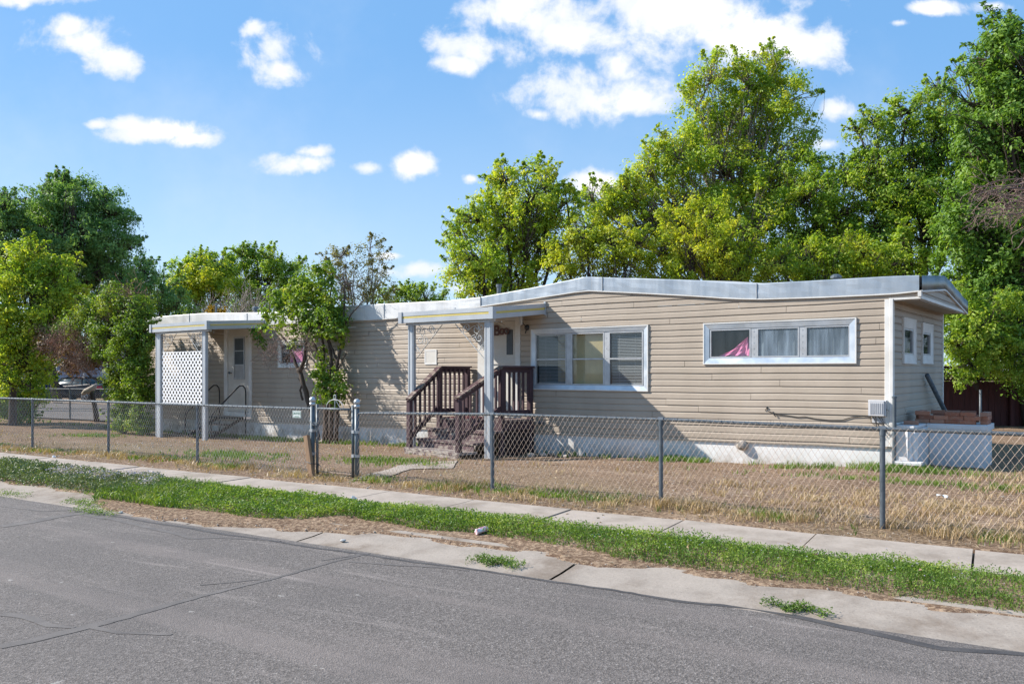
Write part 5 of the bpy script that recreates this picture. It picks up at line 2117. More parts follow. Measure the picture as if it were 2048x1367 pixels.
BGT = 'trees behind the home'
tree('tall_tree', 'tallest yellow green tree rising behind the middle of the long high window', 'tree', gbase(1480, 26),
     [(1545, 135, 42, 26), (1500, 175, 60, 26), (1425, 165, 48, 26), (1570, 205, 58, 26), (1400, 235, 52, 26), (1480, 255, 85, 26), (1590, 280, 48, 26), (1365, 315, 62, 25.5),
      (1450, 350, 105, 25.5), (1300, 350, 48, 25), (1255, 385, 40, 25), (1545, 380, 90, 25.5), (1345, 410, 70, 25), (1185, 400, 34, 25), (1215, 430, 50, 25), (1170, 455, 45, 24.5), (1240, 395, 35, 25), (1500, 470, 100, 25), (1400, 480, 80, 25), (1290, 440, 55, 25)],
     'leaf_lime', 'barkgrey', 0.24, 0.42, 0.36, 22, 8.0, (0.15, 0.085), seed=21, group=BGT)
tree('leafy_tree', 'bright green tree standing alone at the left behind the roof', 'tree', gbase(1030, 23),
     [(1075, 345, 30, 23), (1010, 365, 40, 23), (1060, 400, 62, 23), (965, 440, 48, 23), (1115, 425, 45, 23), (1010, 455, 70, 23), (925, 470, 32, 23), (1085, 490, 70, 23), (960, 520, 62, 23),
      (915, 545, 32, 23), (1030, 550, 70, 23), (955, 572, 38, 23), (1130, 385, 18, 23)],
     'leaf_lime', 'bark', 0.17, 0.4, 0.32, 22, 8.0, (0.14, 0.08), seed=22, group=BGT)
tree('round_tree', 'dark green tree between the tallest tree and the right hand trees', 'tree', gbase(1650, 25),
     [(1640, 335, 42, 24.5), (1690, 360, 45, 24.5), (1610, 400, 60, 24.5), (1670, 430, 70, 24.5), (1600, 490, 75, 24.5), (1680, 510, 80, 24.5), (1560, 540, 60, 24)],
     'leaf_mid', 'bark', 0.17, 0.4, 0.34, 22, 8.5, (0.14, 0.08), seed=23, group=BGT)
tree('spreading_tree', 'mid green tree with a ragged top behind the right end of the roof', 'tree', gbase(1830, 24),
     [(1880, 185, 32, 24), (1820, 225, 45, 24), (1755, 250, 36, 24), (1880, 245, 48, 24), (1715, 265, 22, 24), (1790, 300, 62, 24), (1865, 320, 75, 24), (1745, 350, 45, 24), (1800, 390, 85, 23.5), (1890, 400, 70, 23.5),
      (1760, 460, 70, 23.5), (1850, 480, 85, 23.5), (1720, 520, 50, 23), (1800, 540, 70, 23)],
     'leaf_mid', 'bark', 0.2, 0.42, 0.34, 22, 8.0, (0.14, 0.08), seed=24, group=BGT)
tree('huge_dark_tree', 'huge dark green tree filling the right edge above the red fence', 'tree', gbase(2085, 20),
     [(2040, 90, 70, 20), (1985, 120, 50, 20), (2070, 170, 110, 20), (1975, 215, 70, 20), (2030, 270, 100, 20), (1955, 310, 45, 20), (1985, 370, 85, 20), (2080, 370, 110, 20), (1935, 430, 60, 20), (2010, 470, 95, 20),
      (1950, 520, 70, 20), (2070, 560, 110, 20), (1990, 590, 85, 20), (1930, 600, 50, 19.5), (2040, 680, 90, 19.5), (2120, 250, 120, 20), (2130, 480, 120, 20)],
     'leaf_dark', 'bark', 0.32, 0.45, 0.34, 24, 8.5, (0.16, 0.085), seed=25, group=BGT)
tree('low_branch_tree', 'lower green tree hanging over the dark red fence', 'tree', gbase(1950, 20.8),
     [(1925, 640, 45, 18.3), (1960, 665, 50, 18.3), (1915, 690, 34, 18.2), (1985, 700, 50, 18.3), (1945, 725, 36, 18), (1925, 762, 20, 18), (2030, 720, 48, 18.4), (1905, 600, 36, 18.6), (1998, 640, 50, 18.6)],
     'leaf_mid', 'bark', 0.09, 0.5, 0.24, 20, 7.5, (0.12, 0.06), seed=26, group=BGT)
tree('yellow_shrub_tree', 'yellow bushy tree behind the roof just left of the peak', 'tree', gbase(1190, 21.5),
     [(1125, 490, 30, 21.5), (1170, 480, 38, 21.5), (1225, 490, 45, 21.5), (1120, 535, 34, 21.5), (1185, 535, 52, 21.5), (1250, 535, 52, 21.5), (1275, 490, 35, 21.5)],
     'leaf_yellow', 'bark', 0.11, 0.4, 0.27, 20, 7.5, (0.12, 0.065), seed=27, group=BGT)
tree('golden_green_tree', 'yellow green bushy tree above the left end of the long window', 'tree', gbase(1400, 21.5),
     [(1365, 455, 48, 21.5), (1420, 440, 42, 21.5), (1330, 500, 45, 21.5), (1440, 500, 52, 21.5), (1385, 525, 58, 21.5), (1475, 545, 38, 21.5), (1320, 550, 35, 21.5), (1500, 515, 22, 21.5)],
     'leaf_yellow', 'bark', 0.12, 0.4, 0.27, 20, 7.5, (0.12, 0.065), seed=28, group=BGT)
tree('green_shrub_tree', 'low green bushy tree peeping over the right half of the roof', 'tree', gbase(1640, 21.5),
     [(1560, 530, 34, 21.5), (1610, 525, 40, 21.5), (1670, 520, 45, 21.5), (1730, 520, 45, 21.5), (1780, 535, 40, 21.5), (1640, 555, 40, 21.5), (1700, 555, 40, 21.5), (1540, 558, 28, 21.5)],
     'leaf_lime', 'bark', 0.12, 0.4, 0.27, 20, 7.5, (0.12, 0.065), seed=29, group=BGT)

LFT = 'trees at the left of the home'
tree('willowy_elm', 'large dark feathery elm rising at the left behind the lilac', 'tree', gbase(50, 38),
     [(135, 385, 36, 38), (105, 410, 45, 38), (175, 415, 50, 38), (220, 430, 40, 38), (80, 455, 42, 38), (150, 470, 70, 38), (225, 490, 45, 38), (110, 530, 70, 38), (190, 545, 65, 38), (240, 560, 34, 38), (250, 445, 22, 38), (255, 500, 24, 38), (125, 368, 20, 38), (235, 600, 50, 38), (150, 610, 70, 38)],
     'leaf_blue', 'bark', 0.3, 0.4, 0.5, 26, 8.0, (0.24, 0.085), up=0.3, droop=0.8, seed=31, group=LFT, sat=12)
tree('elm', 'dark green elm cut off by the left edge of the picture', 'tree', gbase(-10, 36),
     [(10, 420, 38, 36), (-25, 440, 50, 36), (30, 470, 38, 36), (5, 510, 60, 36), (40, 540, 40, 36)],
     'leaf_blue', 'bark', 0.25, 0.4, 0.45, 24, 8.0, (0.2, 0.09), up=0.4, droop=0.6, seed=32, group=LFT, sat=12)
tree('box_elder', 'yellow green tree with bare lower trunks at the far left', 'tree', gbase(25, 25.5),
     [(60, 515, 36, 25.5), (20, 540, 45, 25.5), (95, 545, 45, 25.5), (140, 545, 22, 25.5), (0, 590, 60, 25.5), (70, 600, 62, 25.5), (130, 595, 40, 25.5), (20, 660, 62, 25.5), (90, 660, 52, 25.5), (-20, 720, 50, 25.5), (45, 715, 40, 25.5), (95, 745, 24, 25.5), (20, 770, 30, 25), (80, 790, 18, 25)],
     'leaf_lime', 'bark', 0.11, 0.4, 0.30, 22, 8.0, (0.135, 0.075), seed=33, group=LFT)
LY = lambda px: 22.3 - (px - 235) * 0.018
lb = [(235, 605, 34), (195, 620, 36), (275, 620, 34), (165, 650, 34), (225, 650, 42), (275, 665, 36), (130, 665, 22), (215, 695, 36), (260, 710, 40), (290, 690, 22), (240, 755, 30), (280, 750, 34), (255, 795, 34), (290, 800, 26),
      (250, 838, 28), (285, 845, 26), (232, 780, 18)]
lb2 = [(110, 690, 30), (150, 705, 32), (185, 715, 26), (140, 735, 18), (90, 665, 20)]
tree('lilac_bush', 'big arching lilac bush with dry brown twigs left of the lattice porch', 'bush', gbase(246, 22.1),
     [(px, py, r, LY(px), random.uniform(-0.2, 0.2)) for px, py, r in lb],
     'leaf_lilac', 'bark', 0.075, 0.45, 0.20, 26, 11.0, (0.085, 0.06), seed=34, group=LFT,
     lobes2=[([(px, py, r, LY(px)) for px, py, r in lb2], 'leaf_brown', 'dry_foliage')])
tree('understory_shrub', 'dark leafy undergrowth below the box elder at the far left', 'shrub', gbase(60, 27),
     [(20, 740, 45, 27), (65, 730, 36, 27), (-10, 790, 50, 27), (40, 790, 36, 27), (85, 760, 22, 27), (70, 815, 20, 27), (10, 830, 36, 26.5), (50, 835, 24, 26.5), (-40, 760, 60, 27)],
     'leaf_mid', 'bark', 0.05, 0.4, 0.26, 20, 7.0, (0.12, 0.07), seed=43, group=LFT)
tree('dark_hedge_tree', 'dark blue green tree left of the yellowish one beyond the roof', 'tree', gbase(300, 46),
     [(290, 555, 34, 46), (265, 590, 40, 46), (325, 590, 45, 46), (300, 625, 50, 46), (350, 620, 36, 46), (275, 530, 16, 46)],
     'leaf_blue', 'bark', 0.25, 0.4, 0.5, 22, 8.0, (0.22, 0.11), seed=35, group=LFT)
tree('turning_maple', 'round tree turning yellow beyond the left end of the roof', 'tree', gbase(400, 55),
     [(365, 540, 26, 55), (400, 530, 28, 55), (440, 535, 32, 55), (380, 570, 38, 55), (430, 575, 42, 55), (395, 610, 45, 55)],
     'leaf_mid', 'bark', 0.25, 0.4, 0.55, 22, 8.5, (0.24, 0.14), seed=36, group=LFT, lobes2=[([(400, 550, 40, 54), (440, 560, 34, 54), (370, 575, 34, 54)], 'leaf_yellow', 'yellow_foliage')])
tree('maple', 'clear green round tree beyond the bare tree and the roof', 'tree', gbase(510, 58),
     [(485, 515, 26, 58), (515, 520, 30, 58), (545, 525, 28, 58), (470, 550, 38, 58), (530, 560, 45, 58), (575, 545, 24, 58), (590, 575, 34, 58), (500, 600, 45, 58), (600, 530, 14, 60)],
     'leaf_mid', 'bark', 0.25, 0.4, 0.55, 22, 8.5, (0.24, 0.14), seed=37, group=LFT)
tree('autumn_poplar', 'thin tree with sparse olive leaves seen over the yard tree', 'tree', gbase(735, 42),
     [(740, 495, 26, 42), (715, 520, 24, 42), (760, 520, 24, 42), (735, 555, 36, 42), (765, 555, 20, 42), (680, 515, 28, 42), (665, 545, 30, 42), (700, 570, 34, 42), (650, 530, 14, 42), (760, 590, 30, 42), (720, 610, 36, 42)],
     'leaf_olive', 'barkgrey', 0.14, 0.55, 0.42, 13, 4.6, (0.17, 0.10), seed=38, group=LFT, sat=4, shoots=2)
tree('distant_ash', 'green distant tree top just left of the vent pipe', 'tree', gbase(830, 50),
     [(810, 582, 20, 50), (825, 600, 26, 50), (850, 598, 26, 50), (880, 602, 22, 50), (795, 605, 20, 50), (770, 600, 22, 50)],
     'leaf_mid', 'bark', 0.15, 0.4, 0.45, 20, 8.0, (0.2, 0.12), seed=39, group=LFT)
tree('golden_shrub', 'small golden shrub peeping over the left end of the roof', 'shrub', gbase(432, 34),
     [(428, 622, 10, 34), (440, 628, 12, 34), (425, 640, 16, 34)], 'leaf_gold', 'bark', 0.05, 0.4, 0.2, 14, 8.0, (0.12, 0.07), seed=40, group=LFT)
tree('dark_conifer', 'dark brownish conifer tips above the feathery elm', 'conifer', gbase(118, 46),
     [(120, 362, 9, 46), (112, 378, 13, 46), (128, 385, 16, 46), (118, 400, 22, 46), (60, 425, 10, 46), (48, 405, 8, 46), (60, 450, 20, 46), (110, 430, 30, 46)],
     'leaf_conifer', 'bark', 0.2, 0.8, 0.3, 16, 9.0, (0.22, 0.05), seed=41, group=LFT)

# the small multi-stemmed tree in the yard, against the wall
yb = HF(-11.55, -0.62, 0)
yb = (yb[0], yb[1], gz(yb[0], yb[1]))
yt = thing('yard_tree', 'small multi stemmed tree in the yard behind the gate', 'tree', yb)
rng = np.random.default_rng(52)
YD = 18.0
mb = MB()


def wall_depth(px, d=0.36):
    """depth of the plane that stands d in front of the wall"""
    k = (px - CX) / F
    ox, oy = P0[0] - d * VX, P0[1] - d * VY
    s_ = (k * oy - ox) / (UX - k * UY)
    return oy + s_ * UY


S = lambda px, py: at(px, py, wall_depth(px))


def stem(pts, r0, r1, n=8):
    m = len(pts)
    P = []
    for i in range(m - 1):
        for k in range(4):
            P.append(Vector(pts[i]).lerp(Vector(pts[i + 1]), k / 4) + Vector(rng.normal(size=3)) * 0.008)
    P.append(Vector(pts[-1]))
    k = len(P)
    mb.tube(P, [r0 + (r1 - r0) * (i / (k - 1)) for i in range(k)], n)


stem([S(637, 880), S(620, 815), S(604, 755), S(597, 738)], 0.065, 0.05)
stem([S(598, 742), S(586, 715), S(578, 690), S(560, 668), S(540, 655)], 0.045, 0.012)
stem([S(600, 745), S(610, 715), S(612, 690), S(600, 650), S(590, 610)], 0.05, 0.012)
stem([S(648, 885), S(652, 810), S(648, 750), S(636, 705), S(622, 675), S(610, 620), S(600, 570)], 0.055, 0.014)
stem([S(655, 885), S(648, 790), S(648, 720), S(645, 660), S(640, 600), S(645, 540)], 0.05, 0.012)
stem([S(662, 885), S(664, 790), S(663, 720), S(655, 665), S(660, 600), S(665, 545)], 0.06, 0.01)
stem([S(672, 880), S(676, 790), S(674, 735), S(682, 690), S(687, 640), S(689, 590), S(686, 545)], 0.05, 0.012)
stem([S(676, 730), S(668, 705), S(658, 682), S(655, 640)], 0.035, 0.012)
stem([S(688, 650), S(705, 625), S(722, 606), S(735, 590)], 0.022, 0.006)
stem([S(676, 738), S(690, 712), S(694, 700)], 0.02, 0.006)
stem([S(634, 790), S(642, 772), S(654, 760), S(664, 755)], 0.035, 0.015)
stem([S(600, 743), S(612, 728), S(622, 705)], 0.022, 0.006)
stem([S(606, 800), S(600, 780), S(606, 768), S(596, 756)], 0.028, 0.01)
YL = [(600, 590, 40), (548, 590, 20), (535, 625, 20), (565, 600, 26), (640, 575, 40), (625, 610, 40), (670, 600, 28), (660, 640, 34), (672, 665, 26), (630, 655, 30), (590, 640, 30), (550, 650, 18), (560, 615, 20), (610, 560, 24), (650, 545, 24), (680, 635, 16)]
YL2 = [(636, 745, 20), (652, 765, 26), (676, 765, 22), (655, 735, 20), (690, 775, 14), (640, 790, 18), (668, 795, 20), (520, 683, 15), (512, 668, 10), (525, 650, 12), (640, 700, 12), (590, 690, 12)]
W = []
for (px, py, rp) in YL + YL2:
    r = rp / F * YD
    W.append((at(px, py, wall_depth(px, 0.42) + rng.uniform(-0.25, 0.12)), r))
C, O, CL = crown_points(W, 0.14, 16, 4.6, rng)
N = O * 0.75 + rng.normal(size=C.shape) * 0.42
N[:, 2] += 0.5
N /= np.linalg.norm(N, axis=1)[:, None]
V, T = leaves_np(C, N, 0.088, 0.062, 0.25, rng=rng)
np_mesh('crown', V, T, None, M['leaf_lilac'], yt)
for p in CL[rng.random(len(CL)) < 0.4]:
    d = [np.linalg.norm(p - np.array(c)) / r for c, r in W]
    k = int(np.argmin(d))
    limb(mb, W[k][0], p, 0.008, 0.003, rng, 4, 0.12, 4)
obj('trunk', mb, M['bark'], yt, True)


def dead_twigs(name, parent, starts, spread, n, length, mat, seed, r=0.004, dirv=(0, 0, 0)):
    rng = np.random.default_rng(seed)
    mb = MB()
    for (c, rad) in starts:
        for _ in range(n):
            a = np.array(c) + rng.normal(size=3) * rad * 0.6
            d = rng.normal(size=3) * spread + np.array(dirv)
            d /= np.linalg.norm(d)
            b = a + d * length * rng.uniform(0.5, 1.2)
            P = limb(mb, a, b, r, r * 0.4, rng, 3, 0.15, 4)
            for _ in range(2):
                q = P[rng.integers(1, 4)]
                e = d + rng.normal(size=3) * 0.7
                e /= np.linalg.norm(e)
                limb(mb, q, q + e * length * 0.4 * rng.uniform(0.5, 1.2), r * 0.6, r * 0.3, rng, 3, 0.15, 3)
    o = obj(name, mb, M[mat], parent)
    o['kind'] = 'stuff'
    return o


dead_twigs('dead_twigs', yt, [(at(560, 690, 17.9), 0.22), (at(590, 685, 17.9), 0.25), (at(540, 710, 17.9), 0.2), (at(575, 715, 17.9), 0.2), (at(620, 690, 17.9), 0.18), (at(690, 600, 18), 0.15), (at(700, 570, 18), 0.2)], 1.0, 40, 0.34, 'twig', 61, 0.0045)
lil = [o for o in bpy.data.objects if o.name == 'lilac_bush'][0]
dead_twigs('dead_twigs', lil, [(at(110, 690, 22.6), 0.3), (at(150, 710, 22.6), 0.35), (at(185, 715, 22.4), 0.3), (at(130, 670, 22.6), 0.3), (at(160, 735, 22.4), 0.25), (at(230, 600, 22.2), 0.35), (at(265, 600, 21.8), 0.3)], 1.0, 90, 0.42, 'twigred', 62, 0.007)


def bare_tree(name, label, base, top, n, seed, mat, spread=0.55, r0=0.09, group=None):
    rng = np.random.default_rng(seed)
    t = thing(name, label, 'tree', base, 0.0, group)
    mb = MB()
    H_ = top - base[2]

    def grow(a, d, L, r, lev):
        b = a + d * L
        P = limb(mb, a, b, r, max(0.008, r * 0.62), rng, 5 if lev < 2 else 3, 0.08, 5 if lev < 3 else 3)
        if lev >= 5:
            return
        for _ in range(3 if lev < 4 else 2):
            e = d + rng.normal(size=3) * spread
            e[2] = abs(e[2]) * 0.8 + 0.25
            e /= np.linalg.norm(e)
            grow(P[-1 - int(rng.integers(0, 3))] if lev else P[-1], e, L * rng.uniform(0.6, 0.85), max(0.010, r * 0.60), lev + 1)
    for k in range(n):
        d = rng.normal(size=3) * 0.35
        d[2] = 1.0
        d /= np.linalg.norm(d)
        grow(np.array(base) + rng.normal(size=3) * np.array([0.15, 0.15, 0]), d, H_ * 0.34, r0, 0)
    obj('trunk', mb, M[mat], t)
    return t


b = gbase(478, 42)
bare_tree('bare_tree', 'leafless grey tree among green trees beyond the roof', b, 6.4, 5, 71, 'barkgrey', 0.5, 0.085, LFT)

# dead spreading branch at the right edge, from a trunk outside the view
b = gbase(2190, 12)
t = thing('dead_branch_tree', 'dead bare branches reaching in from the right edge', 'tree', b)
rng = np.random.default_rng(81)
mb = MB()
limb(mb, b, at(2170, 330, 12), 0.11, 0.05, rng, 8, 0.03)
for k in range(9):
    a = np.array(at(2170 - 8 * k * 0.3, 350 + k * 8, 12 + rng.uniform(-.3, .3)))
    e = np.array(at(rng.uniform(1945, 2010), 375 + rng.uniform(-25, 60), 12 + rng.uniform(-0.9, 0.9)))
    P = limb(mb, a, e, 0.02, 0.006, rng, 5, 0.06, 9)
    for q in P[3:]:
        for _ in range(3):
            d = np.array([-0.7, rng.normal() * 0.5, rng.normal() * 0.5 - 0.35])
            d /= np.linalg.norm(d)
            P2 = limb(mb, q, q + d * rng.uniform(0.15, 0.42), 0.006, 0.003, rng, 4, 0.15, 4)
            for _ in range(2):
                d2 = d + rng.normal(size=3) * 0.6
                d2 /= np.linalg.norm(d2)
                limb(mb, P2[-2], P2[-2] + d2 * rng.uniform(0.06, 0.16), 0.0038, 0.0028, rng, 3, 0.15, 3)
for k in range(5):
    a = np.array(at(2100 - 10 * k, 420 + k * 6, 12 + rng.uniform(-.3, .3)))
    e = np.array(at(rng.uniform(2020, 2045), 480 + rng.uniform(-30, 20), 12 + rng.uniform(-0.5, 0.5)))
    limb(mb, a, e, 0.008, 0.003, rng, 4, 0.1, 6)
obj('branches', mb, M['twig'], t)


# ------------------------------------------------------------------ far right: dark red fence, posts
t = thing('wooden_fence', 'dark red board fence with lattice top in deep shade at right', 'fence', (11.5, 20.2, -0.02), 0.0)
RFX = Frame(9.8, 20.3, -0.06)
mb = MB()
for k in range(52):
    x = k * 0.148
    mb.box(RFX, x, x + 0.14, 0, 0.02, -0.1, 1.10 + 0.004 * (k % 3))
obj('boards', mb, M['redfence'], t)
mb = MB()
for z in (0.25, 1.0):
    mb.box(RFX, 0, 7.7, 0.021, 0.06, z, z + 0.09)
mb.box(RFX, 0, 7.7, -0.012, 0.05, 1.115, 1.16)
mb.box(RFX, 0, 7.7, -0.012, 0.05, 1.44, 1.49)
obj('rails', mb, M['redfence'], t)
mb = MB()
for k in range(-3, 80):
    for sgn, y in ((1, 0.005), (-1, 0.016)):
        x = k * 0.11
        a, b_ = (x, x + 0.28) if sgn > 0 else (x + 0.28, x)
        if min(a, b_) < 0 or max(a, b_) > 7.7:
            continue
        mb.hexa([RFX(a - 0.018, y, 1.16), RFX(a + 0.018, y, 1.16), RFX(a + 0.018, y + 0.008, 1.16), RFX(a - 0.018, y + 0.008, 1.16), RFX(b_ - 0.018, y, 1.44), RFX(b_ + 0.018, y, 1.44), RFX(b_ + 0.018, y + 0.008, 1.44), RFX(b_ - 0.018, y + 0.008, 1.44)])
obj('lattice_top', mb, M['redfence'], t)
for k in range(4):
    mb = MB()
    mb.bbox(RFX, 0.5 + 2.2 * k, 0.6 + 2.2 * k, -0.1, -0.015, -0.1, 1.26, 0.006)
    obj('post', mb, M['redfence'], t)
x, y = (1961 - CX) / F * 18.6, 18.6
mb = MB()
mb.tube([(x, y, -0.1), (x, y, 0.93)], 0.028, 10)
tag(obj('metal_post', mb, M['galvdark'], None, True), 'lone dark metal post standing before the dark red fence', 'post')

# ------------------------------------------------------------------ far left: back fence, stump post, car, bin, building
BF = Frame((140 - CX) / F * 29.0, 29.0, ROADA + 0.25)
t = thing('back_fence', 'chain link fence seen through the arch of the lilac at far left', 'fence', BF(0, 0, gz(*BF(0, 0, 0)[:2])), BF.a)
g0 = gz(*BF(0, 0, 0)[:2])
ztop = 0.72
mb = MB()
mb.tube([BF(-5.5, 0, ztop), BF(5.0, 0, ztop)], 0.021, 8)
obj('top_rail', mb, M['galvdark'], t)
for x in (-5.4, -2.7, 0.0, 2.7, 4.9):
    mb = MB()
    mb.tube([BF(x, 0, g0 - 0.3), BF(x, 0, ztop + 0.02)], 0.03, 8)
    obj('post', mb, M['galvdark'], t)
mb = MB()
nz, dxx = 14, 0.085
for sgn in (1, -1):
    for i in range(-nz, int(10.4 / dxx) + nz):
        xa, xb = -5.4 + i * dxx, -5.4 + (i + sgn * nz) * dxx
        za, zb_ = ztop, g0 + 0.03
        ta = 0.0
        tb = 1.0
        for lim, s_ in ((-5.4, 1), (4.9, -1)):
            if (xa - lim) * s_ < 0 and (xb - lim) * s_ < 0:
                ta = 2
            elif (xa - lim) * s_ < 0:
                ta = max(ta, (lim - xa) / (xb - xa))
            elif (xb - lim) * s_ < 0:
                tb = min(tb, (lim - xa) / (xb - xa))
        if ta >= tb:
            continue
        mb.tube([BF(xa + (xb - xa) * q, 0.004 * sgn, za + (zb_ - za) * q) for q in (ta, tb)], 0.0026, 3, False)
obj('wire_mesh', mb, M['wiregrey'], t)

x, y = (188 - CX) / F * 28.0, 28.0
g = gz(x, y)
t = thing('stump_post', 'crooked brown wooden post with a pale mailbox lump by the side street', 'post', (x, y, g))
mb = MB()
mb.tube([(x + 0.12, y, g - 0.1), (x + 0.05, y, g + 0.4), (x - 0.03, y, g + 0.85), (x - 0.07, y, g + 1.08)], [0.10, 0.085, 0.08, 0.075], 9)
obj('stem', mb, M['bark'], t, True)
mb = MB()
mb.tube([(x - 0.42, y, g + 0.98), (x - 0.30, y, g + 1.06), (x - 0.12, y + 0.02, g + 1.12), (x + 0.02, y, g + 1.24), (x + 0.10, y, g + 1.33)], [0.04, 0.10, 0.13, 0.08, 0.03], 9)
obj('top_lump', mb, M['stone'], t, True)


def car(label, loc, ang, g):
    t = thing('parked_car', label, 'car', loc, ang)
    f = Frame(loc[0], loc[1], ang, loc[2])
    # side profile (x forward), half widths per height band
    sta = [-2.35, -2.28, -1.95, -1.55, -1.15, -0.55, 0.1, 0.65, 1.05, 1.6, 2.1, 2.36]
    deck = [0.72, 0.98, 1.06, 1.08, 1.05, 1.00, 0.97, 0.96, 0.95, 0.88, 0.78, 0.55]
    roofz = [None, None, None, 1.10, 1.30, 1.45, 1.46, 1.38, 1.12, None, None, None]
    wid = [0.72, 0.82, 0.89, 0.91, 0.915, 0.92, 0.92, 0.915, 0.91, 0.88, 0.80, 0.62]
    mb = MB()
    vs, m = [], 0
    for x, z, w in zip(sta, deck, wid):
        sec = [(-w * 0.96, 0.20), (-w, 0.42), (-w, z * 0.72), (-w * 0.985, z - 0.05), (-w * 0.955, z), (0, z + 0.02), (w * 0.955, z), (w * 0.985, z - 0.05), (w, z * 0.72), (w, 0.42), (w * 0.96, 0.20)]
        m = len(sec)
        vs += [f(x, a, b) for a, b in sec]
    fs = [(i * m + j, (i + 1) * m + j, (i + 1) * m + j + 1, i * m + j + 1) for i in range(len(sta) - 1) for j in range(m - 1)]
    fs += [tuple(range(m)), tuple(range((len(sta) - 1) * m + m - 1, (len(sta) - 1) * m - 1, -1))]
    mb.add(vs, fs)
    obj('body', mb, M['carpaint'], t)
    # glasshouse
    gl = [(-1.72, 1.075), (-1.12, 1.40), (-0.55, 1.47), (0.1, 1.475), (0.62, 1.38), (1.16, 0.98)]
    mb = MB()
    vs = []
    for x, z in gl:
        zb_ = min(1.04, z - 0.002)
        k = (z - 1.0) / 0.47
        w = 0.87 - 0.22 * max(0, k)
        vs += [f(x, -0.885, zb_), f(x, -w, z), f(x, w, z), f(x, 0.885, zb_)]
    fs = [(4 * i + j, 4 * i + 4 + j, 4 * i + 5 + j, 4 * i + 1 + j) for i in range(len(gl) - 1) for j in range(3)]
    mb.add(vs, fs + [(0, 1, 2, 3), (20, 23, 22, 21)])
    obj('glasshouse', mb, M['carglass'], t, True)
    mb = MB()
    for sg in (-1, 1):
        for (xa, za, xb, zb_) in ((-1.76, 1.09, -1.10, 1.43), (-1.10, 1.43, -0.5, 1.49), (-0.5, 1.49, 0.15, 1.49), (0.15, 1.49, 0.64, 1.40), (0.64, 1.40, 1.2, 0.99)):
            ya, yb_ = 0.66 if za > 1.3 else 0.86, 0.66 if zb_ > 1.3 else 0.86
            mb.beam(f(xa, sg * ya, za), f(xb, sg * yb_, zb_), 0.07, 0.05)
        mb.beam(f(-0.35, sg * 0.88, 1.03), f(-0.3, sg * 0.67, 1.46), 0.09, 0.03)
        mb.beam(f(-1.15, sg * 0.885, 1.05), f(-0.98, sg * 0.68, 1.42), 0.07, 0.03)
    mb.hexa([f(-1.12, -0.64, 1.45), f(0.62, -0.64, 1.41), f(0.62, 0.64, 1.41), f(-1.12, 0.64, 1.45), f(-1.05, -0.6, 1.49), f(0.55, -0.6, 1.46), f(0.55, 0.6, 1.46), f(-1.05, 0.6, 1.49)])
    obj('roof', mb, M['carpaint'], t)
    for sx in (-1.42, 1.38):
        for sg in (-1, 1):
            mb = MB()
            mb.tube([f(sx, sg * 0.73, 0.32), f(sx, sg * 0.93, 0.32)], 0.33, 20)
            w_ = obj('wheel', mb, M['tyre'], t)
            mb = MB()
            mb.tube([f(sx, sg * 0.932, 0.32), f(sx, sg * 0.945, 0.32)], 0.05, 10)
            for k in range(5):
                a = k * 2 * math.pi / 5
                mb.beam(f(sx, sg * 0.937, 0.32), f(sx + 0.21 * math.cos(a), sg * 0.937, 0.32 + 0.21 * math.sin(a)), 0.075, 0.02, (math.cos(ang), math.sin(ang), 0.3))
            mb.tube([f(sx + 0.215 * math.cos(a), sg * 0.937, 0.32 + 0.215 * math.sin(a)) for a in np.linspace(0, 2 * math.pi, 19)], 0.022, 5, False)
            obj('rim', mb, M['rim'], w_)
    for sg in (-1, 1):
        mb = MB()
        mb.hexa([f(-2.36, sg * 0.50, 0.80), f(-2.36, sg * 0.80, 0.78), f(-1.95, sg * 0.925, 0.80), f(-2.2, sg * 0.5, 0.80), f(-2.31, sg * 0.50, 0.95), f(-2.31, sg * 0.80, 0.95), f(-1.92, sg * 0.91, 0.94), f(-2.2, sg * 0.5, 0.95)])
        obj('tail_lamp', mb, M['redlens'], t)
    mb = MB()
    mb.box(f, -2.375, -2.34, -0.26, 0.26, 0.56, 0.70)
    obj('number_plate', mb, M['paper'], t)
    mb = MB()
    mb.bbox(f, -2.43, -2.2, -0.80, 0.80, 0.36, 0.56, 0.05)
    obj('bumper', mb, M['carpaint'], t)
    for sg in (-1, 1):
        mb = MB()
        mb.bbox(f, 0.55, 0.72, sg * 0.98 - 0.09, sg * 0.98 + 0.09, 0.98, 1.12, 0.03)
        obj('wing_mirror', mb, M['carpaint'], t)


cx_, cy_ = (158 - CX) / F * 50, 50.0
car('dark navy saloon car parked across the side street at far left', (cx_, cy_, gz(cx_, cy_) - 0.02), math.radians(90 + 72), 0)
x, y = (84 - CX) / F * 49, 49.0
g = gz(x, y)
f = Frame(x, y, -0.3)
t = thing('wheeled_bin', 'dark blue bin half hidden by leaves left of the navy car', 'bin', (x, y, g))
mb = MB()
mb.hexa([f(-0.24, -0.28, g), f(0.24, -0.28, g), f(0.24, 0.28, g), f(-0.24, 0.28, g), f(-0.3, -0.36, g + 0.95), f(0.3, -0.36, g + 0.95), f(0.3, 0.36, g + 0.95), f(-0.3, 0.36, g + 0.95)])
obj('tub', mb, M['bluebin'], t)
mb = MB()
mb.hexa([f(-0.32, -0.4, g + 0.955), f(0.32, -0.4, g + 0.955), f(0.32, 0.4, g + 0.955), f(-0.32, 0.4, g + 0.955), f(-0.3, -0.36, g + 1.0), f(0.3, -0.36, g + 1.0), f(0.3, 0.36, g + 1.06), f(-0.3, 0.36, g + 1.06)])
obj('lid', mb, M['bluebin'], t)

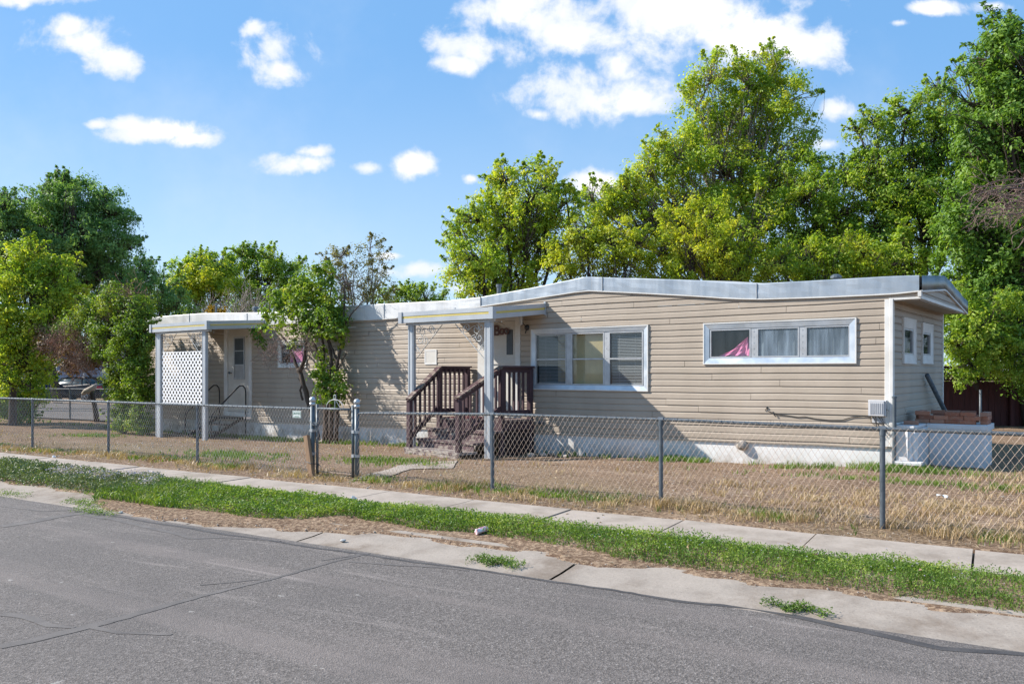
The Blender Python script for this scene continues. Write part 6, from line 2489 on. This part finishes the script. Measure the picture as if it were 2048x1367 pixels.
x, y = (170 - CX) / F * 60, 60.0
g = gz(x, y)
f = Frame(x, y, ROADA + 0.25)
t = thing('blue_house', 'blue grey house wall in shade behind the navy car', 'house', (x, y, g), f.a)
mb = MB()
mb.box(f, -9, 7, 0, 6, g - 0.3, g + 3.6)
obj('wall', mb, M['bluewall'], t)
mb = MB()
mb.hexa([f(-9.4, -0.4, g + 3.6), f(7.4, -0.4, g + 3.6), f(7.4, 6.4, g + 3.6), f(-9.4, 6.4, g + 3.6), f(-9.4, 2.8, g + 4.5), f(7.4, 2.8, g + 4.5), f(7.4, 3.2, g + 4.5), f(-9.4, 3.2, g + 4.5)])
obj('roof', mb, M['bark'], t)
for x_ in (-0.15, 3.4):
    mb = MB()
    mb.box(f, x_, x_ + 0.14, -0.05, -0.002, g - 0.1, g + 3.58)
    obj('downpipe', mb, M['trim'], t)
mb = MB()
mb.ring(f, -4.2, -2.6, g + 0.95, g + 2.1, 0.1, -0.05, -0.001)
w_ = obj('window', mb, M['trim'], t)
mb = MB()
mb.box(f, -4.1, -2.7, -0.02, -0.001, g + 1.05, g + 2.0)
obj('pane', mb, M['carglass'], w_)


# ------------------------------------------------------------------ grass, weeds, straw
def vnoise(x, y, seed=0):
    """smooth value noise 0..1"""
    xi, yi = np.floor(x).astype(int), np.floor(y).astype(int)
    xf, yf = x - xi, y - yi
    xf, yf = xf * xf * (3 - 2 * xf), yf * yf * (3 - 2 * yf)

    def h(a, b):
        n = (a * 374761393 + b * 668265263 + seed * 1442695041) & 0xFFFFFFFF
        n = ((n ^ (n >> 13)) * 1274126177) & 0xFFFFFFFF
        return ((n ^ (n >> 16)) & 0xFFFF) / 65535.0
    return (h(xi, yi) * (1 - xf) + h(xi + 1, yi) * xf) * (1 - yf) + (h(xi, yi + 1) * (1 - xf) + h(xi + 1, yi + 1) * xf) * yf


def fnoise(x, y, seed=0):
    return 0.55 * vnoise(x, y, seed) + 0.3 * vnoise(x * 2.1, y * 2.1, seed + 1) + 0.15 * vnoise(x * 4.3, y * 4.3, seed + 2)


def qp_points(n, q0, q1, p0, p1, dens, rng, near=6.0, power=1.2):
    q = rng.uniform(q0, q1, n)
    p = rng.uniform(p0, p1, n)
    X = q * RX + p * NX
    Y = q * RY + p * NY
    ok = (Y > 2.5) & (np.abs(X) < 0.95 * Y + 1.0)
    pr = np.clip((near / np.maximum(Y, 1)) ** power, 0, 1) * np.clip(dens(q, p, X, Y), 0, 1)
    ok &= rng.random(n) < pr
    q, p, X, Y = q[ok], p[ok], X[ok], Y[ok]
    Z = np.array([ground_z(a, b, c, d) for a, b, c, d in zip(X, Y, q, p)])
    return q, p, np.stack([X, Y, Z], 1)


def blades(P, h, w, lean, rng):
    n = len(P)
    a = rng.uniform(0, 2 * math.pi, n)
    S = np.stack([np.cos(a), np.sin(a), np.zeros(n)], 1)
    b = rng.uniform(0, 2 * math.pi, n)
    D = np.stack([np.cos(b), np.sin(b), np.zeros(n)], 1) * (lean * rng.uniform(0.2, 1.3, n))[:, None]
    hh = (h * rng.uniform(0.5, 1.25, n))
    ww = (w * rng.uniform(0.7, 1.3, n))[:, None]
    up = np.array([0, 0, 1.0])
    V = np.empty((n, 5, 3))
    base = P - up * 0.01
    mid = P + up * (hh * 0.55)[:, None] + D * (hh * 0.35)[:, None]
    tip = P + up * (hh * (1 - 0.35 * lean * 0.5))[:, None] + D * hh[:, None]
    V[:, 0] = base - S * ww * 0.5
    V[:, 1] = base + S * ww * 0.5
    V[:, 2] = mid + S * ww * 0.4
    V[:, 3] = mid - S * ww * 0.4
    V[:, 4] = tip
    i = np.arange(n)[:, None] * 5
    return V.reshape(-1, 3), i + np.array([3, 2, 4]), i + np.array([0, 1, 2, 3])


def tufts(P, k, sp, rng):
    Q = np.repeat(P, k, axis=0)
    Q[:, :2] += rng.normal(size=(len(Q), 2)) * sp
    return Q


def stuff(name, V, T, Q, mat):
    o = np_mesh(name, V, T, Q, M[mat], None, (0, 0, 0))
    o['kind'] = 'stuff'
    return o


rng = np.random.default_rng(101)
scale_by_dist = lambda P: np.clip(P[:, 1] / 6.0, 0.8, 2.6)
front_edge = lambda q: np.interp(q, [-14, -10, -9, -7.5, -6.1, -5.5, -3.6, -2.0, 0, 3], [5.62, 5.60, 5.46, 5.50, 5.60, 5.90, 5.88, 5.74, 5.72, 5.74]) + 0.14 * (fnoise(q * 1.7, q * 0 + 3.3, 5) - 0.5)
back_edge = lambda q: 6.54 + 0.20 * (fnoise(q * 1.4, q * 0 + 9.1, 7) - 0.5)
inside = lambda q, p: ((p > front_edge(q)) & (p < back_edge(q))).astype(float)
bare = lambda q, p: 1 - 0.9 * np.exp(-(((q - 0.25) / 0.45) ** 2 + ((p - 6.2) / 0.16) ** 2)) - 0.9 * np.exp(-(((q + 11.2) / 0.5) ** 2 + ((p - 6.65) / 0.10) ** 2))


def grass_d(q, p, X, Y):
    w = (np.where(q > -3.4, 0.6, 0.32) + 0.70 * np.clip((fnoise(q * 1.1, p * 2.2, 11) - 0.36) * 5, 0, 1)) * np.clip((fnoise(q * 4.0, p * 5.5, 15) - 0.25) * 5, 0.15, 1)
    w = np.where(q < -9.2, w * 0.35, w)
    return inside(q, p) * w * bare(q, p)


q, p, P = qp_points(420000, -30, 4.5, 5.36, 7.05, grass_d, rng)
tall = 0.058 + 0.12 * np.exp(-((q + 8.2) / 0.75) ** 2) + 0.05 * (fnoise(q * 2, p * 3, 13) - 0.5)
tall *= np.clip((p - front_edge(q)) / 0.2, 0.55, 1)
tall *= np.clip((back_edge(q) - p) / 0.25, 0.35, 1)
V, T, Q = blades(P, tall, 0.0050 * scale_by_dist(P), 1.1, rng)
stuff('verge_grass', V, T, Q, 'grass')


def weed_d(q, p, X, Y):
    w = np.clip((fnoise(q * 0.8, p * 1.6, 23) - 0.40) * 5, 0, 1)
    w = np.where(q > -8, np.maximum(w, np.where(q < -3.4, 0.8, 0.55)), w)
    w = np.where(q < -9.0, np.where(p > 6.45, 1.0, 0.1) * (q < -10.2), w)
    return inside(q, p) * w * bare(q, p)


def weed_leaves(q, p, P, hmax, L, W, rng, up=0.9):
    C = P.copy()
    C[:, 2] += rng.uniform(0.0, 1.0, len(P)) ** 0.7 * hmax * (0.5 + fnoise(q * 5, p * 5, 31)) * np.clip((back_edge(q) - p) / 0.25, 0.3, 1)
    N = rng.normal(size=P.shape) * 0.55
    N[:, 2] += up
    N /= np.linalg.norm(N, axis=1)[:, None]
    sc = scale_by_dist(P)
    return leaves_np(C, N, L * sc, W * sc, 0.1, rng=rng)


q, p, P = qp_points(420000, -30, 4.5, 5.36, 7.0, weed_d, rng)
V, T = weed_leaves(q, p, P, 0.10, 0.021, 0.0095, rng, 0.6)
stuff('verge_weeds', V, T, None, 'weed')
q, p, P = qp_points(150000, -30, -7.5, 5.6, 7.0, lambda q, p, X, Y: inside(q, p) * np.where(q > -9.0, np.clip((-7.6 - q) / 1.4, 0, 1) * 0.5, np.where(p > 6.5, 0.35 * (q < -10.2) + 0.9 * (q >= -10.2), 1.0)) * bare(q, p), rng, 9.0)
V, T = weed_leaves(q, p, P, 0.13, 0.020, 0.009, rng, 0.4)
stuff('grey_weeds', V, T, None, 'sage')
q, p, P = qp_points(4200, -10.8, -8.6, 5.9, 6.4, lambda q, p, X, Y: np.clip((fnoise(q * 2.3, p * 4, 41) - 0.5) * 6, 0, 1), rng, 9.0)
C = P.copy()
C[:, 2] += rng.uniform(0.07, 0.15, len(P))
N = rng.normal(size=P.shape) * 0.4
N[:, 2] += 0.8
N /= np.linalg.norm(N, axis=1)[:, None]
V, T = leaves_np(C, N, 0.020, 0.018, 0.0, rng=rng)
stuff('wild_flowers', V, T, None, 'petal')
# little white flowers through the verge
q, p, P = qp_points(500, -6, 2, 5.9, 6.7, lambda q, p, X, Y: inside(q, p) * np.clip((fnoise(q * 2.3, p * 4, 47) - 0.5) * 6, 0, 1), rng)
C = P.copy()
C[:, 2] += rng.uniform(0.06, 0.11, len(P))
N = np.tile(np.array([[0.0, -0.3, 0.95]]), (len(P), 1))
V, T = leaves_np(C, N, 0.013, 0.012, 0.0, rng=rng)
stuff('wild_flowers', V, T, None, 'petal')

# weeds growing in the gutter joints
for (px, py, r, n, m_) in ((990, 1127, 0.14, 900, 'grass'), (1592, 1219, 0.12, 800, 'grass'), (170, 1008, 0.22, 700, 'grass'), (190, 1025, 0.22, 600, 'weed'), (20, 989, 0.25, 400, 'grass'), (1000, 1122, 0.12, 300, 'weed')):
    x, y, z = ground_at(px, py)
    aa = rng.normal(size=n) * r * 1.0
    bb = rng.normal(size=n) * r * 0.25 + 0.3 * r * np.sin(aa * 30)
    P = np.stack([x + aa * RX - bb * RY * 0.5, y + aa * RY + bb, np.full(n, z)], 1)
    P = P[np.abs(aa) < r * 1.9]
    n = len(P)
    C = P.copy()
    C[:, 2] += rng.uniform(0.0, 0.045, n)
    N = rng.normal(size=P.shape) * 0.6
    N[:, 2] += 0.8
    N /= np.linalg.norm(N, axis=1)[:, None]
    V, T = leaves_np(C, N, 0.022, 0.009, 0.1, rng=rng)
    stuff('gutter_weeds', V, T, None, m_)

# dry grass: along the fence and over the right half of the yard
fence_p = lambda q: np.interp(q, [-22, -9, 0, 3], [8.75, 8.2, 7.85, 7.75])


def house_sd(X, Y):
    return (X - P0[0]) * UX + (Y - P0[1]) * UY, -((X - P0[0]) * VX + (Y - P0[1]) * VY)


def dry_d(q, p, X, Y):
    fp = fence_p(q)
    line = np.exp(-((p - fp + 0.12) / 0.30) ** 2) * (0.15 + 0.85 * np.clip((fnoise(q * 2.6, p * 3.2, 51) - 0.40) * 6, 0, 1))
    s, d = house_sd(X, Y)
    right = np.clip((q + 3.6) / 1.6, 0, 1) * np.clip((fp + 2.3 - p) / 0.9, 0, 1) * (p > fp - 0.1)
    clump = np.clip((fnoise(q * 4.2, p * 4.2, 57) - 0.47) * 9, 0, 1)
    rear = np.clip((q + 0.5) / 1.0, 0, 1) * (p > fp + 1.5) * 0.5 * np.clip((fnoise(q * 1.2, p * 1.2, 58) - 0.3) * 4, 0, 1)
    thin = 0.05 * np.clip((fnoise(q * 2.2, p * 2.2, 59) - 0.5) * 6, 0, 1)
    ok = (d > 0.25) | (s < -1.2)
    return np.clip(line + right * (0.02 + 0.85 * clump) + rear + thin, 0, 1) * ok * (p > 7.36)


q, p, P = qp_points(120000, -24, 5.5, 7.34, 13.5, dry_d, rng, 7.5, 1.1)
P = tufts(P, 4, 0.018, rng)
h = 0.035 + 0.085 * np.clip(fnoise(P[:, 0] * 4.1, P[:, 1] * 4.1, 61) * 2.4 - 0.75, 0, 1)
V, T, Q = blades(P, h, 0.0042 * scale_by_dist(P), 0.95, rng)
stuff('dry_grass', V, T, Q, 'dry')


def green_d(q, p, X, Y):
    s, d = house_sd(X, Y)
    a = np.exp(-((d - 0.15) / 0.30) ** 2) * (d > -0.02) * np.where((s > -0.6) & (s < 3.6), 1.0, np.where((s > 8.3) & (s < 17.5), 0.8, 0.12)) * np.clip((fnoise(s * 1.7, d * 2, 71) - 0.36) * 5, 0, 1)
    fp = fence_p(q)
    b = np.exp(-((p - fp + 0.05) / 0.22) ** 2) * np.clip((fnoise(q * 1.6, p, 73) - 0.48) * 5, 0, 0.7)
    c = 0.75 * np.exp(-(((s - 6.9) / 0.75) ** 2 + ((d - 3.1) / 0.45) ** 2)) + 0.5 * np.exp(-(((s + 1.1) / 1.5) ** 2 + ((d - 1.35) / 0.22) ** 2)) + 0.5 * np.exp(-(((s - 18.2) / 0.7) ** 2 + ((d - 2.6) / 0.5) ** 2))
    c += 0.5 * np.exp(-(((s - 9.6) / 0.8) ** 2 + ((d - 4.2) / 0.5) ** 2)) + 0.7 * np.exp(-(((s + 0.1) / 0.6) ** 2 + ((d - 0.25) / 0.22) ** 2))
    return np.clip(a + b + c, 0, 1) * ((d > 0.0) | (s < -1.1)) * (p > 7.36)


q, p, P = qp_points(220000, -30, 5.5, 7.34, 16, green_d, rng, 12.0, 1.0)
P = tufts(P, 4, 0.02, rng)
s_, d_ = house_sd(P[:, 0], P[:, 1])
h = np.where(d_ < 0.8, 0.105, 0.07) * (0.6 + 0.7 * fnoise(P[:, 0] * 2, P[:, 1] * 2, 81))
V, T, Q = blades(P, h, 0.0050 * scale_by_dist(P), 0.6, rng)
stuff('yard_grass', V, T, Q, 'grass')

# straw lying flat
q, p, P = qp_points(150000, -24, 5.5, 5.08, 13.0, lambda q, p, X, Y: np.where(p < 7.3, np.where(p < front_edge(q) + 0.1, 0.28, 0.08) * np.clip((fnoise(q * 1.9, p * 3, 91) - 0.3) * 4, 0, 1) * (p > np.array([soil_edge(a) for a in q]) - 0.03) * (p < 6.56), 0.30 * np.clip((fnoise(q * 1.3, p * 1.3, 93) - 0.3) * 3, 0.1, 1) + 0.5 * (np.abs(p - 7.42) < 0.12)), rng, 7.0, 1.0)
P[:, 2] += rng.uniform(0.003, 0.02, len(P))
N = rng.normal(size=P.shape) * 0.25
N[:, 2] += 1
N /= np.linalg.norm(N, axis=1)[:, None]
V, T = leaves_np(P, N, 0.075, 0.0036 * scale_by_dist(P), 0.0, 0.1, rng)
stuff('straw_litter', V, T, None, 'straw')
# brown leaves here and there
q, p, P = qp_points(1500, -24, 5.5, 5.2, 13.0, lambda q, p, X, Y: 0.4 + 0 * q, rng, 8.0)
P[:, 2] += 0.012 + (p < 7.2) * (p > 5.8) * 0.05
N = rng.normal(size=P.shape) * 0.4
N[:, 2] += 1
N /= np.linalg.norm(N, axis=1)[:, None]
V, T = leaves_np(P, N, 0.045, 0.03, 0.0, 0.3, rng)
stuff('fallen_leaves', V, T, None, 'straw')

# loose gravel along the broken edges and over the yard
q, p, P = qp_points(60000, -16, 5.0, 5.08, 12.0, lambda q, p, X, Y: np.where(p < 5.9, 0.5 * np.exp(-((p - np.array([soil_edge(a) for a in q])) / 0.10) ** 2), np.where(p < 7.3, 0.0, 0.05 + 0.10 * np.clip((fnoise(q * 0.9, p * 0.9, 97) - 0.5) * 6, 0, 1))), rng, 7.0, 1.0)
n = len(P)
o8 = np.array([(1, 0, 0), (-1, 0, 0), (0, 1, 0), (0, -1, 0), (0, 0, 1), (0, 0, -1)], float)
sz = rng.uniform(0.003, 0.011, n) * scale_by_dist(P)
V = P[:, None, :] + o8[None] * rng.uniform(0.6, 1.2, (n, 6, 1)) * sz[:, None, None] * np.array([1, 1, 0.7])
tt = np.array([(0, 2, 4), (2, 1, 4), (1, 3, 4), (3, 0, 4), (2, 0, 5), (1, 2, 5), (3, 1, 5), (0, 3, 5)])
T = (np.arange(n)[:, None, None] * 6 + tt[None]).reshape(-1, 3)
stuff('gravel', V.reshape(-1, 3), T, None, 'stone')

# far wood beyond the houses, one soft mass
n = 1500
xx = rng.uniform(-150, 110, n)
yy = 88 + rng.normal(size=n) * 4 + 0.0012 * xx ** 2
hh = 3.2 + 3.2 * fnoise(xx * 0.11, yy * 0.0, 121)
C0 = np.stack([xx, yy, hh * rng.uniform(0.05, 1.0, n) ** 0.7 - 0.4], 1)
C = np.repeat(C0, 45, axis=0)
O = rng.normal(size=C.shape)
C = C + O * np.array([0.75, 0.75, 0.5])
N = O * 0.8 + rng.normal(size=C.shape) * 0.4
N[:, 2] += 0.5
N /= np.linalg.norm(N, axis=1)[:, None]
C[:, 2] = np.maximum(C[:, 2], -0.3)
V, T = leaves_np(C, N, 0.42, 0.26, 0.2, rng=rng)
stuff('far_wood', V, T, None, 'leaf_mid')
